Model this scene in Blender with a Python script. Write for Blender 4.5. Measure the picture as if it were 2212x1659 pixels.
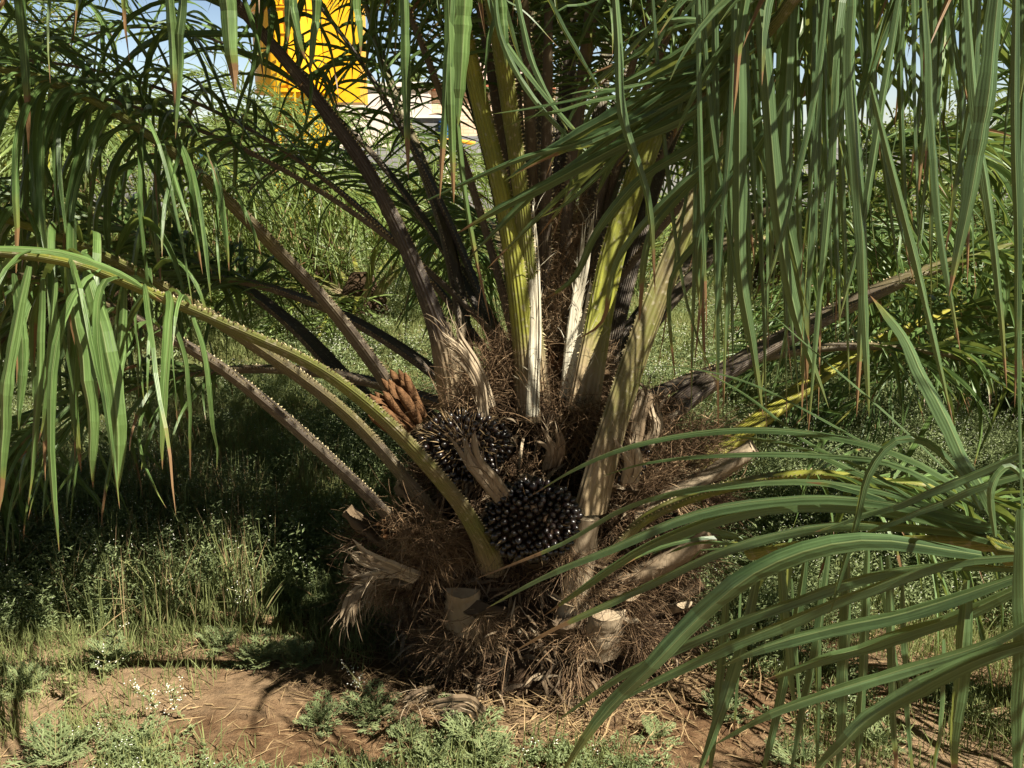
import bpy, math, random
import numpy as np
from mathutils import Vector

for o in list(bpy.data.objects):
    bpy.data.objects.remove(o)
SC = bpy.context.scene
COL = SC.collection
R = math.radians
rng = np.random.default_rng(7)
random.seed(7)

# ------------------------------------------------------------------ camera
CAM_H, PITCH, HFOV = 1.6, 12.6, 54.0
cam_d = bpy.data.cameras.new('camera'); cam = bpy.data.objects.new('camera', cam_d); COL.objects.link(cam)
cam.location = (0, 0, CAM_H); cam.rotation_euler = (R(90 - PITCH), 0, 0)
cam_d.sensor_fit = 'HORIZONTAL'; cam_d.angle = R(HFOV); cam_d.clip_start = 0.05; cam_d.clip_end = 2000
SC.camera = cam
# ------------------------------------------------------------------ sun and sky
SUN_AZ = (0.74, -0.67)          # towards the sun, on the ground
SUN_EL = 50.0
_n = math.hypot(*SUN_AZ)
sun_to = Vector((SUN_AZ[0] / _n * math.cos(R(SUN_EL)), SUN_AZ[1] / _n * math.cos(R(SUN_EL)), math.sin(R(SUN_EL))))
sun_d = bpy.data.lights.new('sun', 'SUN'); sun_d.energy = 5.0; sun_d.angle = R(0.53); sun_d.color = (1.0, 0.93, 0.79)
sun = bpy.data.objects.new('sun', sun_d); COL.objects.link(sun); sun.location = (8, -5, 12)
sun.rotation_euler = sun_to.to_track_quat('Z', 'Y').to_euler()
world = bpy.data.worlds.new('World'); SC.world = world; world.use_nodes = True
wn = world.node_tree; bg = wn.nodes['Background']
sky = wn.nodes.new('ShaderNodeTexSky'); sky.sky_type = 'NISHITA'; sky.sun_disc = False
sky.sun_elevation = R(SUN_EL); sky.sun_rotation = math.atan2(sun_to.x, sun_to.y)
sky.air_density = 1.0; sky.dust_density = 0.8; sky.ozone_density = 2.0
# the air near the horizon is brighter and paler than the zenith
_g = wn.nodes.new('ShaderNodeTexCoord'); _s = wn.nodes.new('ShaderNodeSeparateXYZ'); wn.links.new(_g.outputs['Generated'], _s.inputs[0])
_r = wn.nodes.new('ShaderNodeMapRange'); _r.inputs[1].default_value = 0.0; _r.inputs[2].default_value = 0.35; _r.inputs[3].default_value = 4.0; _r.inputs[4].default_value = 0.36
_r.interpolation_type = 'SMOOTHSTEP'; wn.links.new(_s.outputs[2], _r.inputs[0])
_m = wn.nodes.new('ShaderNodeVectorMath'); _m.operation = 'SCALE'; wn.links.new(sky.outputs[0], _m.inputs[0]); wn.links.new(_r.outputs[0], _m.inputs['Scale'])
_t = wn.nodes.new('ShaderNodeVectorMath'); _t.operation = 'MULTIPLY'; wn.links.new(_m.outputs[0], _t.inputs[0]); _t.inputs[1].default_value = (1.0, .98, 1.02)
wn.links.new(_t.outputs[0], bg.inputs[0]); bg.inputs[1].default_value = 0.0165
SC.view_settings.view_transform = 'Standard'; SC.view_settings.look = 'None'
SC.view_settings.exposure = 1.4; SC.view_settings.gamma = 1
SC.cycles.max_bounces = 6; SC.cycles.diffuse_bounces = 3; SC.cycles.transmission_bounces = 4
SC.cycles.glossy_bounces = 2; SC.cycles.use_denoising = True
try: SC.cycles.denoiser = 'OPENIMAGEDENOISE'
except Exception: pass

# ------------------------------------------------------------------ helpers
FPX = 1106 / math.tan(R(HFOV / 2))
SP, CP = math.sin(R(PITCH)), math.cos(R(PITCH))
def W(px, py, Y):
    """world point that lies at forward distance Y, seen at (px, py) of a 2212x1659 frame"""
    x = (px - 1106) / FPX; y = (829.5 - py) / FPX
    t = Y / (y * SP + CP)
    return np.array([x * t, Y, CAM_H + t * (y * CP - SP)])
def G(px, py):
    """ground point under a pixel"""
    x = (px - 1106) / FPX; y = (829.5 - py) / FPX
    t = CAM_H / (SP - y * CP)
    return np.array([x * t, t * (y * SP + CP), 0.0])
def nrm(a, axis=-1):
    return a / np.maximum(np.linalg.norm(a, axis=axis, keepdims=True), 1e-9)

class MB:
    def __init__(s): s.v = []; s.f = []; s.c = []; s.n = 0
    def add(s, v, f, c=None, m=0):
        v = np.asarray(v, dtype=np.float32).reshape(-1, 3); f = np.asarray(f, dtype=np.int32)
        if len(v) == 0 or len(f) == 0: return
        if c is None: c = (0.5, 0.5, 0.5)
        c = np.broadcast_to(np.asarray(c, dtype=np.float32), (len(v), 3))
        s.v.append(v); s.c.append(c); s.f.append((f + s.n, m)); s.n += len(v)
    def build(s, name, mats, parent=None, origin=None, smooth=False):
        me = bpy.data.meshes.new(name)
        v = np.concatenate(s.v); c = np.concatenate(s.c)
        if origin is None: origin = np.array(parent.get('_o', (0, 0, 0))) if parent is not None else np.zeros(3)
        v = v - np.asarray(origin, dtype=np.float32)
        tot = np.concatenate([np.full(len(f), f.shape[1], dtype=np.int32) for f, m in s.f])
        mi = np.concatenate([np.full(len(f), m, dtype=np.int32) for f, m in s.f])
        loops = np.concatenate([f.ravel() for f, m in s.f])
        start = np.concatenate([[0], np.cumsum(tot)[:-1]]).astype(np.int32)
        me.vertices.add(len(v)); me.vertices.foreach_set('co', v.ravel().astype(np.float32))
        me.loops.add(len(loops)); me.loops.foreach_set('vertex_index', loops)
        me.polygons.add(len(tot)); me.polygons.foreach_set('loop_start', start); me.polygons.foreach_set('loop_total', tot)
        me.polygons.foreach_set('material_index', mi)
        me.polygons.foreach_set('use_smooth', np.full(len(tot), smooth, dtype=bool))
        a = me.attributes.new('lf', 'FLOAT_COLOR', 'POINT')
        a.data.foreach_set('color', np.concatenate([c, np.ones((len(c), 1), np.float32)], 1).ravel().astype(np.float32))
        me.update(calc_edges=True); me.validate()
        for m in (mats if isinstance(mats, (list, tuple)) else [mats]): me.materials.append(m)
        o = bpy.data.objects.new(name, me); COL.objects.link(o)
        if parent is not None:
            o.parent = parent
            base = np.array(parent.get('_o', (0, 0, 0))) if parent is not None else 0
            off = np.asarray(origin) - base
            o.location = off
            o['_o'] = [float(x) for x in origin]
        else:
            o.location = [float(x) for x in origin]; o['_o'] = [float(x) for x in origin]
        return o
def tag(o, label, cat, group=None, kind=None):
    o['label'] = label; o['category'] = cat
    if group: o['group'] = group
    if kind: o['kind'] = kind
    return o
def thing(name, loc, label, cat, group=None):
    o = bpy.data.objects.new(name, None); COL.objects.link(o); o.empty_display_size = 0.1
    o.location = [float(x) for x in loc]; o['_o'] = [float(x) for x in loc]
    return tag(o, label, cat, group)
def struct(o): o['kind'] = 'structure'; return o

def catmull(P, n):
    P = np.asarray(P, float)
    A = np.vstack([2 * P[0] - P[1], P, 2 * P[-1] - P[-2]])
    out = []; m = len(P) - 1; k = max(4, int(n * 2 / m))
    for i in range(m):
        t = np.linspace(0, 1, k, endpoint=False)[:, None]
        a, b, c, d = A[i], A[i + 1], A[i + 2], A[i + 3]
        out.append(0.5 * (2 * b + (c - a) * t + (2 * a - 5 * b + 4 * c - d) * t ** 2 + (3 * b - a - 3 * c + d) * t ** 3))
    out.append(P[-1:]); Q = np.concatenate(out)
    s = np.concatenate([[0], np.cumsum(np.linalg.norm(np.diff(Q, axis=0), axis=1))])
    u = np.linspace(0, s[-1], n)
    return np.stack([np.interp(u, s, Q[:, j]) for j in range(Q.shape[1])], 1)
def extend(path, length, bend=0.9, side=(0, 0, 0), n=24):
    """go on from the end of a path, falling over under its own weight"""
    d = nrm(path[-1] - path[-2]); p = path[-1].copy(); ds = length / n; out = [path]
    for i in range(n):
        d = nrm(d + (np.array([0, 0, -1.0]) * bend + np.asarray(side)) * ds)
        p = p + d * ds; out.append(p[None].copy())
    Q = np.concatenate(out); s = np.concatenate([[0], np.cumsum(np.linalg.norm(np.diff(Q, axis=0), axis=1))])
    u = np.linspace(0, s[-1], len(Q)); return np.stack([np.interp(u, s, Q[:, j]) for j in range(3)], 1)
def frames(path, hint):
    T = nrm(np.gradient(path, axis=0)); hint = np.broadcast_to(np.asarray(hint, float), path.shape)
    S = nrm(np.cross(T, hint)); U = np.cross(S, T); return T, S, U
def grid_faces(rows, cols, closed=False, off=0):
    r = np.arange(rows - 1)[:, None]; cc = np.arange(cols if closed else cols - 1)[None]
    c2 = (cc + 1) % cols
    return (np.stack([r * cols + cc, r * cols + c2, (r + 1) * cols + c2, (r + 1) * cols + cc], -1).reshape(-1, 4) + off)
def sweep(mb, path, w, h, hint, tone=0.5, m=0, cap=True, prof=None):
    """petiole or rachis: flat on the upper side, keeled below"""
    T, S, U = frames(path, hint); n = len(path)
    if prof is None:
        prof = np.array([(-1, 0.10), (-.55, 0.02), (0, -0.02), (.55, .02), (1, .10), (.93, -.25), (.55, -.75), (0, -1), (-.55, -.75), (-.93, -.25)])
    w = np.broadcast_to(w, (n,)); h = np.broadcast_to(h, (n,)); k = len(prof)
    V = path[:, None] + S[:, None] * (prof[None, :, 0, None] * w[:, None, None]) + U[:, None] * (prof[None, :, 1, None] * h[:, None, None])
    v = np.linspace(0, 1, n)
    C = np.zeros((n, k, 3)); C[..., 0] = tone; C[..., 1] = v[:, None]; C[..., 2] = np.linspace(0, 1, k)[None]
    mb.add(V, grid_faces(n, k, True), C.reshape(-1, 3), m)
    if cap:
        for i in (0, n - 1):
            idx = np.arange(k) if i else np.arange(k)[::-1]
            mb.add(V[i], idx[None], C[i], m)
def tube(mb, path, r, sides=4, tone=0.5, m=0, hint=(0.13, 0.21, 0.97)):
    n = len(path); a = np.linspace(0, 2 * np.pi, sides, endpoint=False)
    prof = np.stack([np.cos(a), np.sin(a)], 1); sweep(mb, path, r, r, hint, tone, m, True, prof)

def leaflets(mb, base, d0, w0, L, wid, droop, twist, rnd, K=8, fold=0.5, m=0, wind=0.0, stiff=1.0):
    """N blades at once: base (N,3), first direction, width direction, length, width, droop, twist"""
    N = len(base); ds = L / K
    d = nrm(d0); P = [base]; D = [d]; p = base.copy()
    dn = np.array([0, 0, -1.0])
    jit = rng.normal(0, 1, (N, 3)) * wind
    kk = np.where(rng.random(N) < .12, rng.integers(1, max(2, K), N), -1)
    for k in range(K):
        g = (droop * (0.35 + 1.3 * (k / K)) ** stiff)[:, None] * ds[:, None]
        d = nrm(d + dn * g + jit * ds[:, None] + dn * ((kk == k) * .8)[:, None] + rng.normal(0, .25, (N, 3)) * wind * ds[:, None] * 3); p = p + d * ds[:, None]; P.append(p.copy()); D.append(d)
    P = np.stack(P, 1); D = np.stack(D, 1)
    v = np.linspace(0, 1, K + 1)
    Wd = w0[:, None] - (w0[:, None] * D).sum(-1, keepdims=True) * D; Wd = nrm(Wd)
    Nn = np.cross(D, Wd)
    ang = twist[:, None] * v[None]; ca, sa = np.cos(ang)[..., None], np.sin(ang)[..., None]
    Wt = Wd * ca + Nn * sa; Nt = -Wd * sa + Nn * ca
    prof = np.interp(v, [0, .05, .2, .45, .75, .93, 1], [.35, .55, .92, 1, .75, .32, .03])
    hw = (wid[:, None] * 0.5 * prof[None] * (1 + rng.normal(0, .06, (N, K + 1))))[..., None]
    V = np.stack([P - Wt * hw, P - Nt * hw * fold * 2 , P + Wt * hw], 2)   # N,K+1,3,3
    C = np.zeros(V.shape); C[..., 0] = rnd[:, None, None]; C[..., 1] = v[None, :, None]; C[..., 2] = np.array([0, .5, 1])[None, None]
    f = grid_faces(K + 1, 3); F = (f[None] + (np.arange(N) * (K + 1) * 3)[:, None, None]).reshape(-1, 4)
    mb.add(V.reshape(-1, 3), F, C.reshape(-1, 3), m)
def blade(mb, pts, wid, face=None, rnd=None, K=22, fold=0.30, twist=0.0, m=0, prof=None):
    """one traced blade through given points"""
    P = catmull(pts, K + 1)[None]; D = nrm(np.gradient(P[0], axis=0))[None]
    if face is None: face = nrm(np.array([0, 0, CAM_H]) * 0 + np.array([rng.normal(0, .45), -1, .35 + rng.normal(0, .3)]))
    face = np.asarray(face, float)
    v = np.linspace(0, 1, K + 1)
    Wd = nrm(np.cross(D, face[None, None])); Nn = np.cross(D, Wd)
    ang = (twist * v)[None]; ca, sa = np.cos(ang)[..., None], np.sin(ang)[..., None]
    Wt = Wd * ca + Nn * sa; Nt = -Wd * sa + Nn * ca
    if prof is None: prof = np.interp(v, [0, .05, .25, .5, .8, .95, 1], [.4, .6, .95, 1, .7, .28, .03])
    js = np.interp(v, np.linspace(0, 1, 9), rng.normal(0, 1, 9)); jt = rng.normal(0, 1, len(v)); P = P + Nt * (js * wid * .10)[None, :, None]
    hw = (wid * .5 * prof * (1 + .07 * jt * (v > .3)))[None, :, None]
    V = np.stack([P - Wt * hw, P - Nt * hw * fold * 2, P + Wt * hw], 2)
    C = np.zeros(V.shape); C[..., 0] = rng.random() if rnd is None else rnd; C[..., 1] = v[None, :, None]; C[..., 2] = np.array([0, .5, 1])[None, None]
    mb.add(V.reshape(-1, 3), grid_faces(K + 1, 3), C.reshape(-1, 3), m)

# ------------------------------------------------------------------ materials
def newmat(name):
    m = bpy.data.materials.new(name); m.use_nodes = True; nt = m.node_tree; nt.nodes.clear()
    out = nt.nodes.new('ShaderNodeOutputMaterial'); return m, nt, out
def N(nt, t, **kw):
    n = nt.nodes.new(t)
    for k, v in kw.items():
        if k in n.inputs: n.inputs[k].default_value = v
        else: setattr(n, k, v)
    return n
def mixc(nt, fac, a, b, mode='MIX'):
    n = nt.nodes.new('ShaderNodeMix'); n.data_type = 'RGBA'; n.blend_type = mode
    for s, x in ((n.inputs[0], fac), (n.inputs[6], a), (n.inputs[7], b)):
        if isinstance(x, bpy.types.NodeSocket): nt.links.new(x, s)
        else: s.default_value = (*x, 1) if isinstance(x, tuple) else x
    return n.outputs[2]
def ramp(nt, fac, stops):
    n = nt.nodes.new('ShaderNodeValToRGB'); nt.links.new(fac, n.inputs[0]); e = n.color_ramp.elements
    while len(e) < len(stops): e.new(0.5)
    for i, (p, c) in enumerate(stops):
        e[i].position = p; e[i].color = (*c, 1) if isinstance(c, tuple) else (c, c, c, 1)
    return n.outputs[0]
def math_(nt, op, a, b=None, c=None):
    n = nt.nodes.new('ShaderNodeMath'); n.operation = op
    for i, x in enumerate((a, b, c)):
        if x is None: continue
        if isinstance(x, bpy.types.NodeSocket): nt.links.new(x, n.inputs[i])
        else: n.inputs[i].default_value = x
    return n.outputs[0]
def noise(nt, scale, detail=3, vec=None, rough=0.5, stretch=None):
    tc = nt.nodes.new('ShaderNodeTexCoord'); src = vec or tc.outputs['Object']
    if stretch:
        mp = nt.nodes.new('ShaderNodeMapping'); mp.inputs['Scale'].default_value = stretch
        nt.links.new(src, mp.inputs[0]); src = mp.outputs[0]
    n = nt.nodes.new('ShaderNodeTexNoise'); n.inputs['Scale'].default_value = scale; n.inputs['Detail'].default_value = detail
    n.inputs['Roughness'].default_value = rough; nt.links.new(src, n.inputs['Vector']); return n.outputs[0]
def attr(nt):
    a = nt.nodes.new('ShaderNodeAttribute'); a.attribute_name = 'lf'
    s = nt.nodes.new('ShaderNodeSeparateColor'); nt.links.new(a.outputs['Color'], s.inputs[0]); return s.outputs
def leaf_mat(name, dark, light, trans, rough=0.42, tmix=0.26, brown=(0.22, 0.13, 0.06), tip=True, spec=0.42, veins=True):
    m, nt, out = newmat(name); r, v, u = attr(nt)
    col = mixc(nt, r, dark, light)
    nz = noise(nt, 9, 4)
    col = mixc(nt, ramp(nt, nz, [(.35, 0.0), (.75, 0.55)]), col, tuple(min(1, c * 1.6) for c in light))
    cv = nt.nodes.new('ShaderNodeCombineXYZ'); nt.links.new(math_(nt, 'MULTIPLY', u, 9), cv.inputs[0]); nt.links.new(math_(nt, 'MULTIPLY', v, 2.2), cv.inputs[1]); nt.links.new(math_(nt, 'MULTIPLY', r, 91), cv.inputs[2])
    st = noise(nt, 1.0, 4, vec=cv.outputs[0], rough=.6)
    col = mixc(nt, ramp(nt, st, [(.5, 0.0), (.68, .75)]), col, tuple(min(1, c * 2.1 + .03) for c in light)); col = mixc(nt, ramp(nt, st, [(.30, .8), (.48, 0.0)]), col, tuple(c * .6 for c in dark))
    tr = mixc(nt, ramp(nt, nz, [(.3, 0.0), (.7, .5)]), trans, tuple(c * .75 for c in trans))
    bs = N(nt, 'ShaderNodeBsdfPrincipled', Roughness=rough)
    bs.inputs['Specular IOR Level'].default_value = spec
    if veins:
        mid = math_(nt, 'ABSOLUTE', math_(nt, 'SUBTRACT', u, 0.5))
        mr = ramp(nt, mid, [(0.0, 1.0), (0.06, 0.0)])
        col = mixc(nt, math_(nt, 'MULTIPLY', mr, .75), col, (0.24, 0.29, 0.12))
        vs = math_(nt, 'SINE', math_(nt, 'MULTIPLY', u, 43))
        col = mixc(nt, math_(nt, 'MULTIPLY_ADD', vs, .06, .06), col, tuple(c * .55 for c in dark))
        bp = N(nt, 'ShaderNodeBump'); bp.inputs['Strength'].default_value = .15; bp.inputs['Distance'].default_value = .0006
        nt.links.new(vs, bp.inputs['Height']); nt.links.new(bp.outputs[0], bs.inputs['Normal'])
    if tip:
        # dry, torn ends and a few blotched blades
        e = math_(nt, 'ADD', math_(nt, 'ADD', v, math_(nt, 'MULTIPLY', math_(nt, 'SUBTRACT', nz, .5), .35)), math_(nt, 'MULTIPLY', math_(nt, 'POWER', math_(nt, 'FRACT', math_(nt, 'MULTIPLY', r, 17.3)), 3.0), .2))
        tf = ramp(nt, e, [(.985, 0.0), (1.06, 1.0)])
        yf = ramp(nt, e, [(.90, 0.0), (1.03, 1.0)])
        col = mixc(nt, math_(nt, 'MULTIPLY', yf, .6), col, (.22, .20, .04)); col = mixc(nt, tf, col, brown)
        tr = mixc(nt, tf, tr, tuple(c * .8 for c in brown))
    nt.links.new(col, bs.inputs['Base Color'])
    tl = N(nt, 'ShaderNodeBsdfTranslucent'); nt.links.new(tr, tl.inputs[0])
    mx = N(nt, 'ShaderNodeMixShader'); mx.inputs[0].default_value = tmix
    nt.links.new(bs.outputs[0], mx.inputs[1]); nt.links.new(tl.outputs[0], mx.inputs[2]); nt.links.new(mx.outputs[0], out.inputs[0])
    return m
M = {}
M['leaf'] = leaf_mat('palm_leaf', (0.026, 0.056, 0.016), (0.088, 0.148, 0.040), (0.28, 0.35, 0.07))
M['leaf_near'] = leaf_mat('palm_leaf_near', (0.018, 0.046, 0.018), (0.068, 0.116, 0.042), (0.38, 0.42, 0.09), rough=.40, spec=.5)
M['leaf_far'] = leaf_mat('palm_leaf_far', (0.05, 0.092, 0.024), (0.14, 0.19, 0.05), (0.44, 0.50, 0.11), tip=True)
M['grass'] = leaf_mat('grass_blades', (0.055, 0.085, 0.025), (0.21, 0.23, 0.09), (0.38, 0.44, 0.14), rough=.6, tip=False, veins=False, spec=.25)
M['weed'] = leaf_mat('weed_leaves', (0.055, 0.085, 0.033), (0.18, 0.215, 0.095), (0.30, 0.38, 0.16), rough=.6, tip=False, veins=False, spec=.25)
M['straw'] = leaf_mat('dry_straw', (0.14, 0.09, 0.045), (0.33, 0.24, 0.13), (0.3, 0.2, 0.1), rough=.8, tmix=.15, tip=False, veins=False, spec=.1)

def simple(name, stops, scale, rough=.7, bump=.3, bscale=None, stretch=None, dist=.01, spec=.3, useattr=False, coat=0):
    m, nt, out = newmat(name); bs = N(nt, 'ShaderNodeBsdfPrincipled', Roughness=rough); bs.inputs['Specular IOR Level'].default_value = spec
    nz = noise(nt, scale, 5, stretch=stretch, rough=.6)
    if useattr:
        r, v, u = attr(nt); nz = math_(nt, 'ADD', math_(nt, 'MULTIPLY', nz, .45), math_(nt, 'MULTIPLY', r, .55))
    nt.links.new(ramp(nt, nz, stops), bs.inputs['Base Color'])
    if bump:
        b = N(nt, 'ShaderNodeBump'); b.inputs['Strength'].default_value = bump; b.inputs['Distance'].default_value = dist
        nt.links.new(noise(nt, bscale or scale * 3, 4, stretch=stretch), b.inputs['Height']); nt.links.new(b.outputs[0], bs.inputs['Normal'])
    if coat: bs.inputs['Coat Weight'].default_value = coat; bs.inputs['Coat Roughness'].default_value = .12
    nt.links.new(bs.outputs[0], out.inputs[0]); return m
# petioles: lf.r = 0 grey purple-brown ... 1 yellow green ; u round the section gives the fine lengthwise ribs
def petiole_mat():
    m, nt, out = newmat('petiole_skin'); r, v, u = attr(nt)
    bs = N(nt, 'ShaderNodeBsdfPrincipled', Roughness=.5); bs.inputs['Specular IOR Level'].default_value = .4
    nz = noise(nt, 7, 5, rough=.65); nf = noise(nt, 60, 3)
    f = math_(nt, 'ADD', r, math_(nt, 'MULTIPLY', math_(nt, 'SUBTRACT', nz, .5), .7))
    col = ramp(nt, f, [(.05, (.060, .046, .044)), (.30, (.12, .094, .068)), (.45, (.15, .125, .055)), (.6, (.13, .145, .032)), (.85, (.27, .28, .035)), (1.0, (.42, .38, .05))])
    col = mixc(nt, ramp(nt, nf, [(.58, 0.0), (.72, .65)]), col, (.40, .36, .26))
    ribs = math_(nt, 'SINE', math_(nt, 'MULTIPLY', u, 130))
    col = mixc(nt, math_(nt, 'MULTIPLY_ADD', ribs, .10, .12), col, (.09, .07, .03))
    # dry sheath at the foot of the petiole
    foot = ramp(nt, math_(nt, 'ADD', v, math_(nt, 'MULTIPLY', math_(nt, 'SUBTRACT', nz, .5), .12)), [(.02, 1.0), (.09, 0.0)])
    col = mixc(nt, foot, col, (.33, .25, .15))
    nt.links.new(col, bs.inputs['Base Color'])
    b = N(nt, 'ShaderNodeBump'); b.inputs['Strength'].default_value = .5; b.inputs['Distance'].default_value = .003
    nt.links.new(math_(nt, 'ADD', ribs, nf), b.inputs['Height']); nt.links.new(b.outputs[0], bs.inputs['Normal'])
    nt.links.new(bs.outputs[0], out.inputs[0]); return m
M['petiole'] = petiole_mat()
M['sheath'] = simple('pale_sheath', [(.3, (.34, .30, .21)), (.5, (.52, .48, .37)), (.7, (.72, .68, .56))], 18, stretch=(1, 1, .25), rough=.7)
M['spine'] = simple('spines', [(.3, (.30, .24, .12)), (.7, (.55, .47, .28))], 20, bump=0)
M['trunk'] = simple('fibrous_trunk', [(.3, (.02, .013, .008)), (.5, (.05, .032, .019)), (.7, (.10, .066, .04))], 14, bump=.9, bscale=40, rough=.9, dist=.02, spec=.1)
M['boot'] = simple('cut_leaf_base', [(.25, (.06, .043, .028)), (.45, (.17, .122, .075)), (.7, (.36, .29, .20))], 10, stretch=(1, 1, .35), bump=.6, bscale=45, rough=.8, useattr=True, spec=.15)
M['fibre'] = simple('fibre', [(.2, (.035, .021, .012)), (.42, (.11, .067, .036)), (.62, (.22, .142, .078)), (.88, (.43, .32, .19))], 6, rough=.75, bump=0, useattr=True, spec=.25)
M['cone'] = simple('brown_catkin', [(.3, (.06, .028, .013)), (.6, (.16, .085, .04))], 60, bump=.9, bscale=160, rough=.9, dist=.004, spec=.1)
def fruit_mat():
    m, nt, out = newmat('palm_fruit'); r, v, u = attr(nt)
    bs = N(nt, 'ShaderNodeBsdfPrincipled', Roughness=.30)
    col = ramp(nt, v, [(0.0, (.10, .04, .012)), (.25, (.018, .008, .006)), (.8, (.008, .006, .006)), (1, (.02, .014, .008))])
    nt.links.new(col, bs.inputs['Base Color']); bs.inputs['Specular IOR Level'].default_value = .6
    nt.links.new(bs.outputs[0], out.inputs[0]); return m
M['fruit'] = fruit_mat()
M['flower'] = simple('white_flowers', [(.3, (.62, .62, .52)), (.7, (.8, .8, .72))], 5, bump=0)
M['stem'] = simple('weed_stems', [(.3, (.14, .17, .06)), (.7, (.30, .24, .12))], 12, bump=0)
def soil_mat():
    m, nt, out = newmat('red_soil'); bs = N(nt, 'ShaderNodeBsdfPrincipled', Roughness=.95); bs.inputs['Specular IOR Level'].default_value = .1
    a = noise(nt, .9, 6, rough=.65); b = noise(nt, 14, 6, rough=.75); c = noise(nt, .22, 3)
    col = ramp(nt, b, [(.3, (.045, .026, .014)), (.5, (.135, .078, .040)), (.7, (.25, .165, .092))])
    col = mixc(nt, ramp(nt, a, [(.45, 0.0), (.62, .7)]), col, (.36, .26, .16))
    g = nt.nodes.new('ShaderNodeTexCoord'); sp = nt.nodes.new('ShaderNodeSeparateXYZ'); nt.links.new(g.outputs['Object'], sp.inputs[0])
    far = nt.nodes.new('ShaderNodeMapRange'); far.inputs[1].default_value = 4; far.inputs[2].default_value = 9; nt.links.new(sp.outputs[1], far.inputs[0])
    gg = mixc(nt, b, (.10, .13, .04), (.22, .24, .09))
    gg = mixc(nt, ramp(nt, c, [(.45, 0.0), (.6, .8)]), gg, (.34, .24, .14))
    col = mixc(nt, math_(nt, 'MULTIPLY', far.outputs[0], .8), col, gg)
    nt.links.new(col, bs.inputs['Base Color'])
    bp = N(nt, 'ShaderNodeBump'); bp.inputs['Strength'].default_value = .9; bp.inputs['Distance'].default_value = .03
    nt.links.new(noise(nt, 22, 8, rough=.7), bp.inputs['Height']); nt.links.new(bp.outputs[0], bs.inputs['Normal'])
    nt.links.new(bs.outputs[0], out.inputs[0]); return m
M['soil'] = soil_mat()
def brick_mat(name, c1, c2, mortar, w=.4, h=.2, ms=.012, rough=.9, off=.5, blotch=None):
    m, nt, out = newmat(name); bs = N(nt, 'ShaderNodeBsdfPrincipled', Roughness=rough); bs.inputs['Specular IOR Level'].default_value = .15
    tc = nt.nodes.new('ShaderNodeTexCoord'); sp = nt.nodes.new('ShaderNodeSeparateXYZ'); nt.links.new(tc.outputs['Object'], sp.inputs[0])
    cb = nt.nodes.new('ShaderNodeCombineXYZ'); nt.links.new(math_(nt, 'ADD', sp.outputs[0], sp.outputs[1]), cb.inputs[0]); nt.links.new(sp.outputs[2], cb.inputs[1])
    b = nt.nodes.new('ShaderNodeTexBrick'); nt.links.new(cb.outputs[0], b.inputs['Vector']); b.offset = off
    for k, x in (('Color1', c1), ('Color2', c2), ('Mortar', mortar)): b.inputs[k].default_value = (*x, 1)
    b.inputs['Scale'].default_value = 1; b.inputs['Brick Width'].default_value = w; b.inputs['Row Height'].default_value = h; b.inputs['Mortar Size'].default_value = ms
    nz = noise(nt, 1.3, 5, rough=.6)
    col = mixc(nt, ramp(nt, nz, [(.45, 0.0), (.65, .6)]), b.outputs[0], blotch or tuple(x * .7 for x in c1))
    nt.links.new(col, bs.inputs['Base Color']); nt.links.new(bs.outputs[0], out.inputs[0]); return m
M['block'] = brick_mat('grey_concrete_block', (.20, .20, .21), (.25, .25, .26), (.30, .30, .31))
M['brick'] = brick_mat('pale_mud_brick', (.62, .47, .36), (.70, .56, .44), (.50, .36, .27), w=.42, h=.14, ms=.02, blotch=(.60, .38, .22))
M['render'] = simple('pale_plaster', [(.3, (.62, .52, .47)), (.7, (.75, .66, .60))], 1.5, bump=.2)
M['tile'] = simple('red_tile', [(.3, (.35, .09, .05)), (.7, (.45, .16, .09))], 6, bump=.3)
M['yellow'] = simple('yellow_paint', [(.3, (.72, .34, .004)), (.55, (.80, .42, .008)), (.75, (.60, .28, .01))], 1.2, rough=.4, bump=.05, spec=.5)
M['white'] = simple('white_concrete', [(.3, (.60, .57, .50)), (.7, (.78, .75, .68))], 5, bump=.2)
M['orange'] = simple('orange_pipe', [(.3, (.65, .25, .02)), (.7, (.75, .35, .03))], 5, bump=0)
M['blue'] = simple('blue_plastic', [(.3, (.02, .08, .22)), (.7, (.03, .13, .33))], 5, bump=0, rough=.4)
M['dark'] = simple('dark_opening', [(.3, (.02, .02, .02)), (.7, (.04, .04, .04))], 5, bump=0)
M['bark'] = simple('bark', [(.3, (.08, .06, .04)), (.7, (.2, .15, .1))], 12, bump=.5)

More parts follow.
